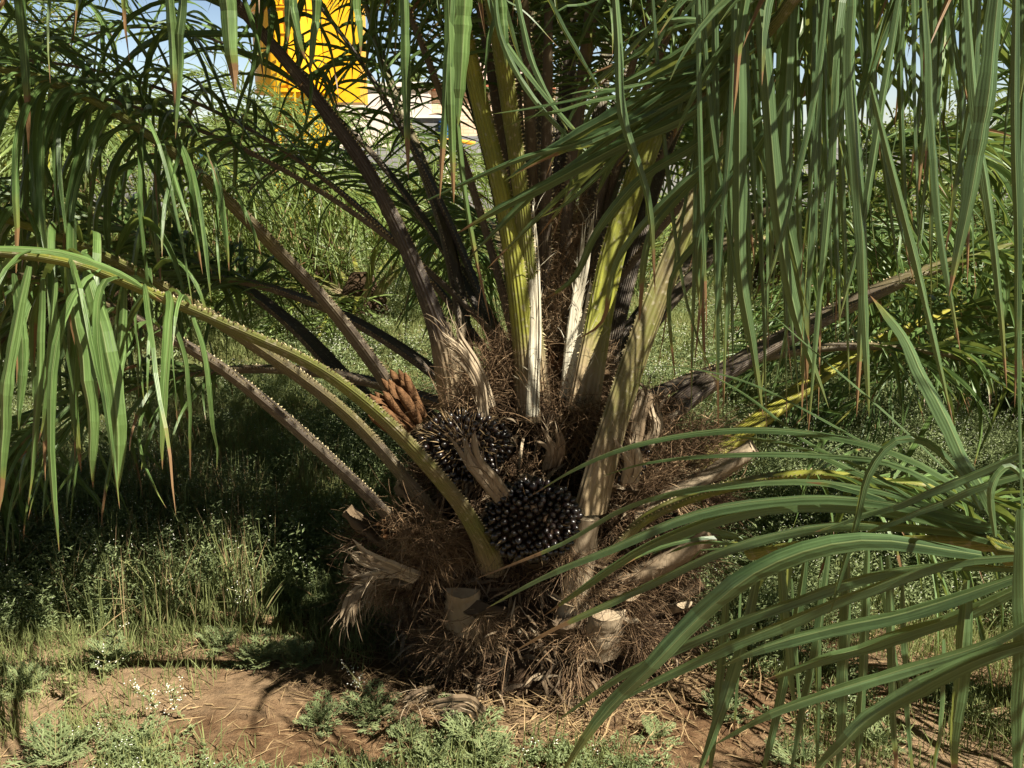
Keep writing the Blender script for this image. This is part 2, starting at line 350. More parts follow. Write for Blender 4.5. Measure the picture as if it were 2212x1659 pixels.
# ------------------------------------------------------------------ ground
def vnoise(x, y, s, seed=0):
    x = np.asarray(x) / s; y = np.asarray(y) / s
    xi, yi = np.floor(x).astype(int), np.floor(y).astype(int); fx, fy = x - xi, y - yi
    fx = fx * fx * (3 - 2 * fx); fy = fy * fy * (3 - 2 * fy)
    def h(a, b): return np.modf(np.abs(np.sin(a * 127.1 + b * 311.7 + seed * 74.7) * 43758.5453))[0]
    return (h(xi, yi) * (1 - fx) + h(xi + 1, yi) * fx) * (1 - fy) + (h(xi, yi + 1) * (1 - fx) + h(xi + 1, yi + 1) * fx) * fy
def gz(x, y):
    return (vnoise(x, y, .9, 1) - .5) * .07 + (vnoise(x, y, .27, 2) - .5) * .03 + (vnoise(x, y, .08, 3) - .5) * .012
def ground():
    a = np.linspace(-1, 1, 421); xs = np.sinh(a * 5.2) / np.sinh(5.2) * 260
    ys = np.concatenate([np.linspace(-6, 1, 30)[:-1], np.linspace(1, 6.5, 240)[:-1], np.geomspace(6.5, 500, 150)])
    xs = np.concatenate([np.linspace(-260, -3, 100)[:-1], np.linspace(-3, 3, 240), np.linspace(3, 260, 100)[1:]])
    X, Y = np.meshgrid(xs, ys); fade = np.clip(1 - (Y - 12) / 20, 0, 1)
    Z = gz(X, Y) * fade
    mb = MB(); mb.add(np.stack([X, Y, Z], -1), grid_faces(len(ys), len(xs))[:, ::1])
    o = mb.build('ground', M['soil'], smooth=True); return struct(o)
ground()

# ------------------------------------------------------------------ frond builder
def make_frond(parent, path, w0=.05, w1=.006, start=.3, llen=.75, lwid=.036, spacing=.022, droop=2.2, tone=(.2, .8), hint=None,
               a0=70, a1=25, up=.25, spines=True, leafm='leaf', petm='petiole', K=12, twist=1.4, wind=1.0, extra=None, both=True, lprof=None, jitter=.15, skip=None, petw=None):
    n = len(path)
    seg = np.concatenate([[0], np.cumsum(np.linalg.norm(np.diff(path, axis=0), axis=1))]); Lr = seg[-1]; u = seg / Lr
    if hint is None:
        out = nrm(np.array([path[-1][0] - path[0][0], path[-1][1] - path[0][1], 0.0]))
        hint = np.array([0, 0, 1.0]) - out * .35
    w = np.interp(u, [0, .08, start * .9, start + .12, 1], [w0 * 1.15, w0 * .92, w0 * .64, w0 * .42, w1]) if petw is None else petw
    h = w * np.interp(u, [0, start, 1], [.75, .95, 1.0])
    mb = MB(); sweep(mb, path, w, h, hint, tone=0)
    t = np.interp(u, [0, start * .6, start + .15, 1], [tone[0], tone[0] * .7 + tone[1] * .3, tone[1], tone[1]])
    c = mb.c[0] = mb.c[0].copy(); c[:, 0] = np.repeat(t, 10)[:len(c)]
    fr = mb.build('frond', M[petm], parent, origin=path[0], smooth=True)
    T, S, U = frames(path, hint)
    def at(A, tt): return np.stack([np.interp(tt, u, A[:, j]) for j in range(3)], 1)
    if spines:
        ns = int(Lr * (start + .05) / .013); ts = np.linspace(.05, start + .05, max(ns, 4)); sb = MB()
        for sgn in (-1, 1):
            P = at(path, ts); s_ = nrm(at(S, ts)); t_ = nrm(at(T, ts)); u_ = nrm(at(U, ts)); ww = np.interp(ts, u, w)
            e = P + s_ * (sgn * ww * .97)[:, None] + u_ * (ww * .08)[:, None]
            ln = rng.uniform(.001, .010, len(ts))[:, None]
            tipv = e + (s_ * sgn + u_ * .5 + t_ * rng.normal(.1, .4, (len(ts), 1))) * ln
            V = np.stack([e - t_ * .003, e + t_ * .003, e - u_ * .004, tipv], 1).reshape(-1, 3)
            b = np.arange(len(ts))[:, None] * 4
            F = np.concatenate([b + np.array([[0, 1, 3]]), b + np.array([[1, 2, 3]]), b + np.array([[2, 0, 3]])])
            sb.add(V, F)
        sb.build('spines', M['spine'], fr)
    lwid = lwid * .78; lb = MB()
    nl = int(Lr * (1 - start) / spacing)
    if nl > 2:
        for sgn in ((-1, 1) if both else (1,)):
            ts = np.sort(start + (1 - start) * (np.arange(nl) + rng.random(nl)) / nl)
            if skip is not None: ts = ts[~((ts > skip[0]) & (ts < skip[1]))]
            m_ = len(ts); P = at(path, ts); s_ = nrm(at(S, ts)); t_ = nrm(at(T, ts)); u_ = nrm(at(U, ts)); q = (ts - start) / (1 - start)
            a = np.radians(a0 + (a1 - a0) * q + rng.normal(0, 9, m_))[:, None]
            rise = (up + rng.normal(0, .28, m_))[:, None]
            d = t_ * np.cos(a) + s_ * sgn * np.sin(a) + u_ * rise + rng.normal(0, jitter, (m_, 3))
            pr = np.interp(q, [0, .12, .4, .75, 1], [.35, .8, 1, .8, .45]) if lprof is None else np.interp(q, *lprof)
            L = llen * pr * rng.uniform(.6, 1.15, m_)
            wd = lwid * np.interp(q, [0, .15, .6, 1], [.5, .9, 1, .6]) * rng.uniform(.5, 1.2, m_)
            ww = np.interp(ts, u, w)
            leaflets(lb, P + s_ * (sgn * ww * .8)[:, None], d, t_ + rng.normal(0, .25, (m_, 3)), L, wd, droop * rng.uniform(.6, 1.5, m_),
                     rng.normal(0, twist, m_), rng.random(m_), K=K, wind=wind)
    if extra:
        for e in extra: blade(lb, **e)
    if lb.n: lb.build('leaflets', M[leafm], fr)
    return fr
def px_path(pts, n=40): return catmull([W(*p) for p in pts], n)
def with_w(pts): return pts

# ------------------------------------------------------------------ the oil palm in the middle
PC = np.array([0.10, 3.18, 0.0])
palm = thing('oil_palm', PC, 'large stemless oil palm in the centre with dark fruit bunches and shaggy brown fibre base', 'palm tree')
def build_trunk():
    mb = MB(); n, k = 46, 72; z = np.linspace(-.05, .98, n); a = np.linspace(0, 2 * np.pi, k, endpoint=False)
    r = np.interp(z, [-.05, .08, .3, .55, .8, .98], [.44, .40, .36, .33, .25, .13])
    A, Z = np.meshgrid(a, z)
    RR = r[:, None] + .05 * (vnoise(A * 2.2, Z * 3, .22, 5) - .5) + .05 * (vnoise(A * .8 + 9, Z, .07, 6) - .5)
    V = np.stack([PC[0] + RR * np.cos(A), PC[1] + RR * np.sin(A), Z], -1)
    mb.add(V, grid_faces(n, k, True)); mb.add(V[-1], np.arange(k)[None])
    return mb.build('trunk', M['trunk'], palm, smooth=False)
trunk = build_trunk()
PET = [(-1.15, -.0)]
def stub(base, dirv, L, w, tone, hint=None, curve=.3, name='leaf_base'):
    base = np.asarray(base, float); d = nrm(np.asarray(dirv, float)); p = [base]
    for i in range(10):
        d = nrm(d + np.array([0, 0, curve]) * .1); p.append(p[-1] + d * L / 10)
    p = np.array(p); mb = MB()
    out = nrm(np.array([dirv[0], dirv[1], 0])); wv = np.linspace(1.25, .8, 11) * w
    prof = np.array([(-1, .1), (-.5, .22), (0, .25), (.5, .22), (1, .1), (.85, -.25), (.45, -.6), (0, -.72), (-.45, -.6), (-.85, -.25)])
    sweep(mb, p, wv, wv * .8, np.array([0, 0, 1.0]) - out * .3 if hint is None else hint, tone=tone, prof=prof)
    mb.v[0] = mb.v[0] + rng.normal(0, .0025, mb.v[0].shape).astype(np.float32)
    return mb.build(name, M['boot'], palm, origin=base, smooth=True)
g = 2.39996
BOOTS = []
def stubt(b, d, L, w, tone, **k):
    BOOTS.append((b, nrm(np.array(d, float)), L, w)); return stub(b, d, L, w, tone, **k)
for i in range(46):
    z = .05 + i * .0165; a = i * g + .6; r = np.interp(z, [0, .4, .85], [.36, .31, .2])
    if math.sin(a) > .75 or (z > .5 and math.sin(a) < -.2): continue
    e = .25 + z * .75 + rng.normal(0, .22); d = np.array([math.cos(a), math.sin(a), e]); b = PC + [math.cos(a) * r * .92, math.sin(a) * r * .92, z]; L = rng.uniform(.12, .27); w = rng.uniform(.045, .075)
    BOOTS.append((b, nrm(d), L, w)); stub(b, d, L, w, rng.uniform(.0, .65))
# the stubs one sees best
stubt(W(1010, 1350, 2.80), (-.08, -.55, 1), .17, .06, .6, curve=0)
stubt(W(1295, 1400, 2.78), (.10, -.5, 1), .17, .07, .6, curve=0)
stubt(W(1235, 1345, 2.78), (.10, -.25, 1), .38, .045, .75, curve=0)
stubt(W(1360, 1345, 2.80), (-.1, -.8, .35), .10, .028, .8)
stubt(W(1440, 1310, 2.90), (.3, -.8, .3), .12, .035, .7)
stubt(W(1330, 1250, 2.85), (.85, -.3, .45), .34, .075, .45)
stubt(W(880, 1250, 2.95), (-.9, -.3, .15), .2, .05, .3)
stubt(W(1380, 1100, 2.95), (.85, -.15, .42), .40, .07, .75)
stubt(W(860, 1180, 3.0), (-.9, .1, .5), .2, .05, .3)

# fronds; each is traced by where it runs: (px, py, forward distance)
def F(pts, ext=0, bend=.9, side=(0, 0, 0), n=44, **kw):
    p = px_path(pts, n)
    if ext: p = extend(p, ext, bend, side)
    return make_frond(palm, p, **kw)
# low left fronds
F([(1062, 1225, 2.84), (1042, 1165, 2.68), (1000, 1090, 2.60), (920, 990, 2.50), (820, 885, 2.42), (690, 785, 2.35), (520, 705, 2.28), (330, 625, 2.2), (150, 560, 2.12), (-40, 535, 2.05)],
  ext=.8, bend=.6, w0=.042, start=.50, tone=(.5, .64), llen=.75, lwid=.030, droop=10, up=.0, spacing=.06,
  extra=[dict(pts=[W(*q) for q in p], wid=w * .00082, rnd=c_, twist=tw) for p, w, c_, tw in (
   ([(150, 575, 2.15), (182, 740, 2.13), (203, 900, 2.12), (196, 1055, 2.12)], 52, .9, .2), ([(186, 585, 2.12), (228, 740, 2.1), (255, 900, 2.08), (256, 1065, 2.08)], 50, .95, .3),
   ([(405, 650, 2.24), (440, 760, 2.22), (458, 900, 2.2), (472, 1015, 2.2)], 26, .7, .5), ([(62, 575, 2.0), (20, 800, 2.0), (6, 1000, 2.0), (-4, 1120, 2.0)], 34, .8, .4),
   ([(92, 600, 2.1), (84, 850, 2.1), (62, 1090, 2.1)], 22, .6, .6), ([(345, 630, 2.25), (396, 760, 2.25), (412, 900, 2.25), (411, 1035, 2.25)], 20, .4, .6),
   ([(-60, 535, 2.0), (60, 538, 2.03), (150, 552, 2.08), (260, 592, 2.12), (350, 650, 2.16)], 20, 1.0, .1), ([(120, 600, 2.1), (110, 760, 2.1), (85, 960, 2.1)], 24, .8, .5),
   ([(215, 600, 2.15), (240, 760, 2.15), (262, 880, 2.15), (258, 1000, 2.15)], 20, .5, .7), ([(30, 590, 2.05), (50, 760, 2.05), (40, 930, 2.05)], 26, .3, .5), ([(270, 610, 2.2), (262, 740, 2.2), (236, 880, 2.2)], 22, .6, .5))])
F([(900, 1180, 2.95), (860, 1120, 2.92), (740, 1005, 2.85), (600, 880, 2.8), (470, 780, 2.75), (330, 700, 2.7), (200, 640, 2.65), (40, 590, 2.6), (-120, 570, 2.55)],
  ext=.6, bend=.6, w0=.046, start=.44, tone=(.12, .45), llen=.6, lwid=.032, droop=9, up=.1, spacing=.034)
F([(960, 1120, 3.0), (900, 1045, 2.98), (800, 930, 2.95), (700, 840, 2.9), (560, 740, 2.85), (420, 650, 2.8), (260, 560, 2.7), (60, 480, 2.6), (-100, 440, 2.5)],
  ext=.6, bend=.7, w0=.052, start=.50, tone=(.3, .7), llen=.7, lwid=.035, droop=9, spacing=.034)
F([(900, 960, 3.35), (760, 830, 3.5), (640, 705, 3.65), (500, 600, 3.8), (330, 520, 3.9), (150, 450, 4.0), (-40, 420, 4.1)],
  ext=.6, w0=.05, start=.30, tone=(.12, .4), llen=.75, lwid=.034, droop=3.5)
# the arching left frond
F([(900, 915, 3.15), (820, 790, 3.10), (705, 640, 3.02), (600, 530, 2.95), (520, 450, 2.88), (430, 365, 2.82), (330, 290, 2.76), (210, 215, 2.70), (80, 160, 2.65), (-80, 130, 2.6)],
  ext=.9, bend=.7, w0=.048, start=.36, tone=(.12, .65), llen=.75, lwid=.030, droop=8, spacing=.024, up=.05)
# thick dark petiole and the one right of it
F([(985, 870, 3.12), (950, 690, 3.12), (880, 510, 3.15), (800, 360, 3.18), (720, 250, 3.18), (640, 150, 3.15), (560, 60, 3.1), (480, -30, 3.0), (400, -100, 2.9)],
  ext=1.4, bend=.8, spacing=.036, w0=.1, petw=np.interp(np.linspace(0, 1, 68), [0, .1, .3, .45, 1], [.072, .058, .036, .022, .006]), start=.34, tone=(.02, .2), llen=.75, lwid=.036, droop=3, up=.2)
F([(1020, 870, 3.2), (1005, 700, 3.25), (965, 500, 3.35), (905, 330, 3.5), (860, 220, 3.6), (815, 80, 3.7), (780, -40, 3.7)],
  ext=1.8, bend=.7, side=(-.1, -.3, 0), w0=.042, start=.28, tone=(.2, .5), llen=.65, lwid=.028, droop=2.4, spacing=.03)
# bright one, rising left of centre
F([(1145, 905, 2.98), (1130, 700, 2.98), (1100, 470, 3.0), (1050, 260, 3.02), (1010, 90, 3.0), (975, -60, 2.95)],
  ext=2.2, bend=.75, side=(-.2, -.25, 0), w0=.052, start=.36, tone=(.78, .9), llen=.85, lwid=.038, droop=3.2, hint=(.5, .3, .2), skip=(.2, .46))
# centre spears, tall and dark
F([(1190, 780, 3.25), (1180, 450, 3.3), (1160, 150, 3.35), (1150, -100, 3.35)], ext=1.6, bend=.5, side=(.1, -.5, 0), w0=.034, start=.4, tone=(.3, .5), llen=.8, droop=2.5, a0=35, a1=15)
F([(1220, 780, 3.35), (1225, 450, 3.4), (1230, 150, 3.45), (1240, -100, 3.5)], ext=1.8, bend=.5, side=(.3, .2, 0), w0=.040, start=.3, tone=(.2, .3), llen=.7, droop=2.2, a0=30, a1=15)
F([(1160, 820, 3.3), (1140, 500, 3.4), (1110, 200, 3.5), (1090, -50, 3.6)], ext=1.8, bend=.6, side=(-.2, .4, 0), w0=.036, start=.35, tone=(.3, .4), llen=.7, droop=2.4, a0=40)
F([(1240, 820, 3.3), (1262, 500, 3.45), (1300, 200, 3.6), (1330, -50, 3.8)], ext=1.8, bend=.6, side=(.2, .5, 0), w0=.036, start=.35, tone=(.3, .4), llen=.7, droop=2.4, a0=40)
# right of centre
F([(1250, 880, 3.0), (1275, 740, 3.02), (1310, 560, 3.06), (1360, 400, 3.1), (1420, 240, 3.15), (1500, 60, 3.2), (1560, -50, 3.2)],
  ext=1.8, bend=.7, side=(.2, -.1, 0), w0=.078, start=.40, tone=(.75, .85), llen=.75, lwid=.036, droop=3, hint=(-.6, .3, .3))
F([(1255, 1090, 2.82), (1300, 930, 2.82), (1360, 740, 2.85), (1430, 560, 2.9), (1500, 400, 2.95), (1580, 220, 3.0), (1660, 60, 3.05), (1740, -60, 3.05)],
  ext=1.5, bend=.8, w0=.092, start=.42, tone=(.42, .70), llen=.8, lwid=.038, droop=3.2, hint=(-.7, .2, .5))
F([(1290, 900, 3.2), (1330, 700, 3.3), (1390, 480, 3.45), (1450, 300, 3.6), (1540, 120, 3.8)], ext=1.6, bend=.7, w0=.04, start=.38, tone=(.15, .4), llen=.7, droop=3)
F([(1360, 990, 3.1), (1440, 890, 3.15), (1560, 800, 3.2), (1720, 710, 3.25), (1900, 620, 3.3), (2060, 560, 3.35), (2260, 510, 3.4)],
  ext=.9, bend=.6, w0=.066, start=.42, tone=(.10, .55), llen=.75, lwid=.036, droop=3.8)
F([(1440, 1040, 3.2), (1560, 960, 3.3), (1700, 860, 3.4), (1830, 770, 3.5), (1980, 700, 3.6), (2120, 650, 3.7), (2300, 610, 3.8)],
  ext=.9, bend=.6, w0=.054, start=.40, tone=(.9, 1.0), llen=.75, lwid=.036, droop=3.8)
F([(1300, 1200, 2.8), (1400, 1110, 2.75), (1560, 1050, 2.7), (1750, 1020, 2.6), (1950, 1040, 2.55)], ext=.9, bend=.6, w0=.035, start=.35, tone=(.6, .8), llen=.6, lwid=.03, droop=3.5)
# fronds on the far side
for az, el, L in ( (98, 45, 2.8), (70, 58, 3.0), (48, 46, 3.0), (28, 55, 3.0), (160, 40, 2.8), (172, 25, 2.7), (8, 30, 2.8)):
    a = R(az); d = np.array([math.cos(a) * math.cos(R(el)), math.sin(a) * math.cos(R(el)), math.sin(R(el))])
    b = PC + [math.cos(a) * .18, math.sin(a) * .18, .75]
    make_frond(palm, extend(np.array([b, b + d * .06]), L, .62, n=44), w0=.04, start=.32, tone=(.15, .5), llen=.75, lwid=.032, droop=3)
for az, el, L in ((205, 76, 3.2), (235, 80, 3.2), (262, 74, 3.0), (290, 78, 3.2), (318, 74, 3.2), (345, 70, 3.2), (80, 74, 3.4), (20, 68, 3.2), (192, 50, 3.0), (100, 66, 3.4), (330, 58, 3.0)):
    a = R(az); d = np.array([math.cos(a) * math.cos(R(el)), math.sin(a) * math.cos(R(el)), math.sin(R(el))])
    b = PC + [math.cos(a) * .08, .12 + math.sin(a) * .06, .95]
    make_frond(palm, extend(np.array([b, b + d * .06]), L, .5, n=44), w0=.024, start=.34, tone=(.2, .4), llen=.72, lwid=.030, droop=4, spacing=.022, jitter=.25)
for az, el, L, l2 in ((150, 62, 3.0, .6), (176, 58, 2.8, .6), (128, 50, 2.4, .55), (62, 70, 3.0, .6), (88, 74, 3.0, .6), (112, 68, 3.0, .6), (270, 80, 3.0, .6), (250, 83, 3.0, .7), (290, 82, 3.0, .7), (315, 80, 3.0, .7), (75, 82, 3.2, .7), (110, 80, 3.2, .7), (165, 72, 3.0, .6)):
    a = R(az); d = np.array([math.cos(a) * math.cos(R(el)), math.sin(a) * math.cos(R(el)), math.sin(R(el))]); b = PC + [math.cos(a) * .1, .1 + math.sin(a) * .1, .85]
    make_frond(palm, extend(np.array([b, b + d * .06]), L, .6, n=44), w0=.026, start=.3, tone=(.15, .3), llen=l2, lwid=.024, droop=2.6, spacing=.034 if az < 140 or az > 200 else .05, up=.4)
# fronds passing above the lens: only hanging blades reach the picture
def hang(x, y0, y1, Y, wid, dx=0, bow=0, **kw):
    ys = np.linspace(y0, y1, 5); t = np.linspace(0, 1, 5)
    return dict(pts=[W(x + dx * k + bow * math.sin(math.pi * k), yy, Y) for k, yy in zip(t, ys)], wid=wid * .0009 * Y / 2.4, **kw)
ov = [hang(478, -160, 200, 2.1, 44, dx=30), hang(590, -150, 130, 2.1, 36, dx=70), hang(640, -150, 90, 2.1, 34, dx=-20), hang(870, -150, 385, 2.2, 24, dx=12),
      hang(1010, -170, 270, 2.1, 46, dx=-20), hang(985, -170, 430, 2.2, 24, dx=-35), hang(965, -170, 440, 2.2, 26, dx=15), hang(1070, -150, 150, 2.2, 28, dx=25),
      hang(700, -160, 160, 2.3, 26, dx=-30), hang(760, -160, 120, 2.2, 26, dx=20), hang(400, -160, 300, 2.3, 26, dx=-20), hang(360, -160, 250, 2.3, 26, dx=20),
      hang(1000, -120, 700, 2.4, 16, dx=60, bow=-40)]
p = catmull([PC + [0, -.15, .8], (.0, 2.9, 1.7), (-.12, 2.55, 2.2), (-.45, 2.2, 2.38), (-.9, 1.9, 2.4), (-1.5, 1.6, 2.25), (-2.0, 1.3, 1.9)], 44)
make_frond(palm, p, w0=.035, start=.55, tone=(.6, .8), llen=.7, lwid=.026, droop=5, extra=ov, spacing=.024)

# fruit bunches
def fruits(mb, c, ax, n, size, up=(0, -.75, .65), cover=-.25):
    c = np.asarray(c); i = np.arange(n) + .5; ph = np.arccos(1 - 2 * i / n); th = np.pi * (1 + 5 ** .5) * i
    D = np.stack([np.cos(th) * np.sin(ph), np.sin(th) * np.sin(ph), np.cos(ph)], 1); f = nrm(np.asarray(up, float))
    D = D[(D @ f) > cover]
    lat, lon = 7, 9; la = np.linspace(0, np.pi, lat); lo = np.linspace(0, 2 * np.pi, lon, endpoint=False)
    for d in D:
        p = c + d * ax * rng.uniform(.88, 1.05); s = size * rng.uniform(.8, 1.2); dd = nrm(d / ax * ax.mean() + rng.normal(0, .18, 3))
        s1 = nrm(np.cross(dd, [.3, .5, .81])); s2 = np.cross(dd, s1)
        rr = np.sin(la) ** .8 * s * .80; zz = np.cos(la[::-1]) * s * np.where(la > np.pi / 2, 1.0, 1.0); zz[-1] *= 1.15
        V = p + dd * zz[:, None, None] + (s1 * np.cos(lo)[None, :, None] + s2 * np.sin(lo)[None, :, None]) * rr[:, None, None]
        C = np.zeros(V.shape); C[..., 1] = np.linspace(0, 1, lat)[:, None]; C[..., 0] = rng.random()
        mb.add(V, grid_faces(lat, lon, True), C.reshape(-1, 3))
def bunch(c, ax, n, size, up, k=260):
    c = np.asarray(c); ax = np.asarray(ax); core = MB(); la = np.linspace(0, np.pi, 14); lo = np.linspace(0, 2 * np.pi, 20, endpoint=False)
    V = c + np.stack([np.sin(la)[:, None] * np.cos(lo), np.sin(la)[:, None] * np.sin(lo), np.cos(la)[:, None] + 0 * lo], -1) * ax * .86
    core.add(V, grid_faces(14, 20, True)); o = core.build('fruit_bunch', M['trunk'], palm, origin=c, smooth=True)
    mb = MB(); fruits(mb, c, ax, n, size, up); mb.build('fruits', M['fruit'], o, smooth=True)
    sp = MB(); d = nrm(rng.normal(0, 1, (k, 3)) + np.asarray(up) * 1.2); b = c + d * ax * .9
    leaflets(sp, b, d, rng.normal(0, 1, (k, 3)), rng.uniform(.02, .06, k), rng.uniform(.0015, .004, k), np.full(k, 3.), np.zeros(k), rng.random(k), K=3)
    sp.build('bracts', M['straw'], o); return o
bunch(W(1003, 965, 2.84), (.13, .11, .10), 380, .0118, (-.15, -.8, .6))
bunch(W(1150, 1122, 2.66), (.128, .11, .108), 420, .0122, (.0, -.85, .5), 25)
bunch(W(1330, 985, 3.0), (.10, .09, .09), 200, .014, (.2, -.8, .6))

# male catkins: clustered brown fingers
def catkins(c, axis, n, spread, L, r):
    mb = MB(); c = np.asarray(c); axis = nrm(np.asarray(axis, float)); s1 = nrm(np.cross(axis, [0, 0, 1])); s2 = np.cross(s1, axis)
    for i in range(n):
        a = i * g; q = math.sqrt((i + .5) / n) * spread; o = c + (s1 * math.cos(a) + s2 * math.sin(a)) * q
        d = nrm(axis + (s1 * math.cos(a) + s2 * math.sin(a)) * q / spread * .35); k = 9; t = np.linspace(0, 1, k)[:, None]
        path = o - d * L * .1 + d * L * t * rng.uniform(.8, 1.1) + np.sin(t * 3.1) * rng.normal(0, .006, 3); T, S, U = frames(path, (.2, .9, .3))
        rad = r * np.interp(t[:, 0], [0, .2, .6, .9, 1], [.7, 1, 1, .6, .1]); lo = np.linspace(0, 2 * np.pi, 8, endpoint=False)
        V = path[:, None] + (S[:, None] * np.cos(lo)[None, :, None] + U[:, None] * np.sin(lo)[None, :, None]) * rad[:, None, None]
        mb.add(V, grid_faces(k, 8, True))
    return mb.build('male_flower', M['cone'], palm, origin=c, smooth=True)
catkins(W(885, 905, 2.98), (-.55, -.25, .75), 17, .052, .15, .017)
catkins(W(858, 1140, 2.90), (-.6, -.5, .5), 8, .025, .07, .009)
catkins(W(1195, 800, 3.08), (-.0, -.4, .9), 10, .035, .10, .016)

# pale sheaths and torn husks
def husk(pts, wid, mat='boot', fold=.3, n=5, **kw):
    mb = MB(); P = np.array([W(*p) for p in pts]); t = np.linspace(0, 1, len(P))[:, None]; d = nrm(P[-1] - P[0]); s_ = nrm(np.cross(d, (0, 1, .1)))
    face = kw.pop('face', (0, -1, .2)); rnd = kw.pop('rnd', .5)
    for i in range(n):
        o = (i - (n - 1) / 2) / n
        Q = P + s_ * o * wid * .9 * (1 + .6 * t ** 2) + rng.normal(0, wid * .12, P.shape) * t ** 1.5; Q[-1] += d * rng.normal(0, wid * .5)
        blade(mb, Q, wid / n * 1.9, fold=fold, K=10, rnd=np.clip(rnd + rng.normal(0, .15), 0, 1), face=np.array(face) + rng.normal(0, .2, 3) + s_ * o * .9, twist=rng.normal(0, .3),
              prof=np.interp(np.linspace(0, 1, 11), [0, .7, .9, 1], [1, .9, .55, .1]))
    n2 = 40; q = rng.random((n2, 1)); k = rng.integers(0, len(P) - 1, n2); B = P[k] * (1 - q) + P[k + 1] * q + rng.normal(0, wid * .35, (n2, 3))
    leaflets(mb, B, d + rng.normal(0, .3, (n2, 3)), rng.normal(0, 1, (n2, 3)), rng.uniform(.03, .1, n2), np.full(n2, .0022), np.full(n2, 2.), np.zeros(n2), rng.random(n2), K=4, wind=4)
    return mb.build('torn_sheath', M[mat], palm, origin=W(*pts[0]), smooth=False)
husk([(1045, 900, 2.85), (1035, 830, 2.80), (1000, 770, 2.78), (955, 735, 2.76)], .030, 'boot', rnd=.95)
husk([(1060, 880, 2.9), (1030, 800, 2.88), (985, 730, 2.86), (975, 700, 2.85)], .034, 'boot', rnd=.8)
husk([(1090, 1080, 2.62), (1060, 1040, 2.58), (1020, 990, 2.55), (1005, 940, 2.55)], .05, 'boot', rnd=.6, face=(-.2, -1, .2))
husk([(900, 1250, 2.75), (840, 1225, 2.7), (790, 1205, 2.66), (765, 1180, 2.65)], .045, 'boot', rnd=.8)
husk([(880, 1240, 2.75), (820, 1240, 2.68), (770, 1250, 2.65)], .03, 'boot', rnd=.9)
husk([(800, 1260, 2.75), (765, 1290, 2.72), (752, 1340, 2.7)], .035, 'boot', rnd=.5)
husk([(1370, 960, 2.9), (1380, 900, 2.9), (1395, 850, 2.92), (1375, 840, 2.95)], .045, 'boot', rnd=.7)
husk([(1400, 960, 2.9), (1420, 920, 2.9), (1405, 860, 2.92)], .035, 'boot', rnd=.8)
husk([(1190, 1010, 2.8), (1200, 970, 2.74), (1185, 930, 2.72)], .05, 'boot', rnd=.4)
husk([(1360, 1040, 2.78), (1370, 990, 2.72), (1350, 950, 2.7)], .05, 'boot', rnd=.9)
husk([(1040, 1545, 2.62), (1000, 1520, 2.58), (950, 1535, 2.56)], .05, 'boot', rnd=.3)
husk([(930, 1490, 2.60), (900, 1500, 2.52), (870, 1520, 2.46)], .04, 'boot', rnd=.3)
husk([(1150, 900, 2.9), (1158, 700, 2.94), (1150, 520, 2.97), (1140, 440, 2.98)], .034, 'sheath', rnd=.9, face=(.4, -1, .1), fold=.2)
husk([(1243, 880, 2.95), (1256, 790, 2.97), (1272, 700, 2.99), (1282, 640, 3.0)], .060, 'sheath', rnd=.9, face=(-.2, -1, .1), fold=.15)
husk([(1220, 860, 2.97), (1238, 700, 2.98), (1262, 560, 3.0), (1275, 460, 3.03)], .030, 'sheath', rnd=.6, face=(-.3, -1, .1), fold=.2)
# column of matted fibre between the petioles
def core():
    mb = MB(); n, k = 50, 26; z = np.linspace(.70, 1.42, n); a = np.linspace(0, 2 * np.pi, k, endpoint=False); A, Z = np.meshgrid(a, z)
    r = np.interp(z, [.7, .9, 1.2, 1.42], [.19, .105, .07, .03])[:, None] * (1 + .35 * (vnoise(A, Z, .05, 8) - .5))
    mb.add(np.stack([W(1198, 800, 3.2)[0] + r * np.cos(A), 3.2 + r * np.sin(A), Z], -1), grid_faces(n, k, True), (.85, .5, .5))
    return mb.build('fibre_sheath', M['boot'], palm, smooth=False)
core()

# loose fibre over the base
def fibres(mb, P, D, L, r, droop, curl, K=7, tone=.5):
    Nn = len(P); ds = L / K; d = nrm(D); p = P.copy(); pts = [p]; cu = rng.normal(0, 1, (Nn, 3)) * curl
    for k in range(K):
        d = nrm(d + (np.array([0, 0, -1.]) * droop[:, None] + cu + rng.normal(0, 2.0, (Nn, 3))) * ds[:, None]); p = p + d * ds[:, None]; pts.append(p)
    P = np.stack(pts, 1); D = nrm(np.gradient(P, axis=1)); s = nrm(np.cross(D, rng.normal(0, 1, (Nn, 1, 3)))); u = np.cross(D, s)
    t = np.linspace(0, 1, K + 1); rr = (r[:, None] * (1 - .6 * t[None]))[..., None]
    V = np.stack([P + s * rr, P + (-s * .5 + u * .87) * rr, P + (-s * .5 - u * .87) * rr], 2)
    f = grid_faces(K + 1, 3, True); Ff = (f[None] + (np.arange(Nn) * (K + 1) * 3)[:, None, None]).reshape(-1, 4)
    C = np.zeros(V.shape); C[..., 0] = np.clip(tone + rng.normal(0, .16, Nn), 0, 1)[:, None, None]; mb.add(V.reshape(-1, 3), Ff, C.reshape(-1, 3))
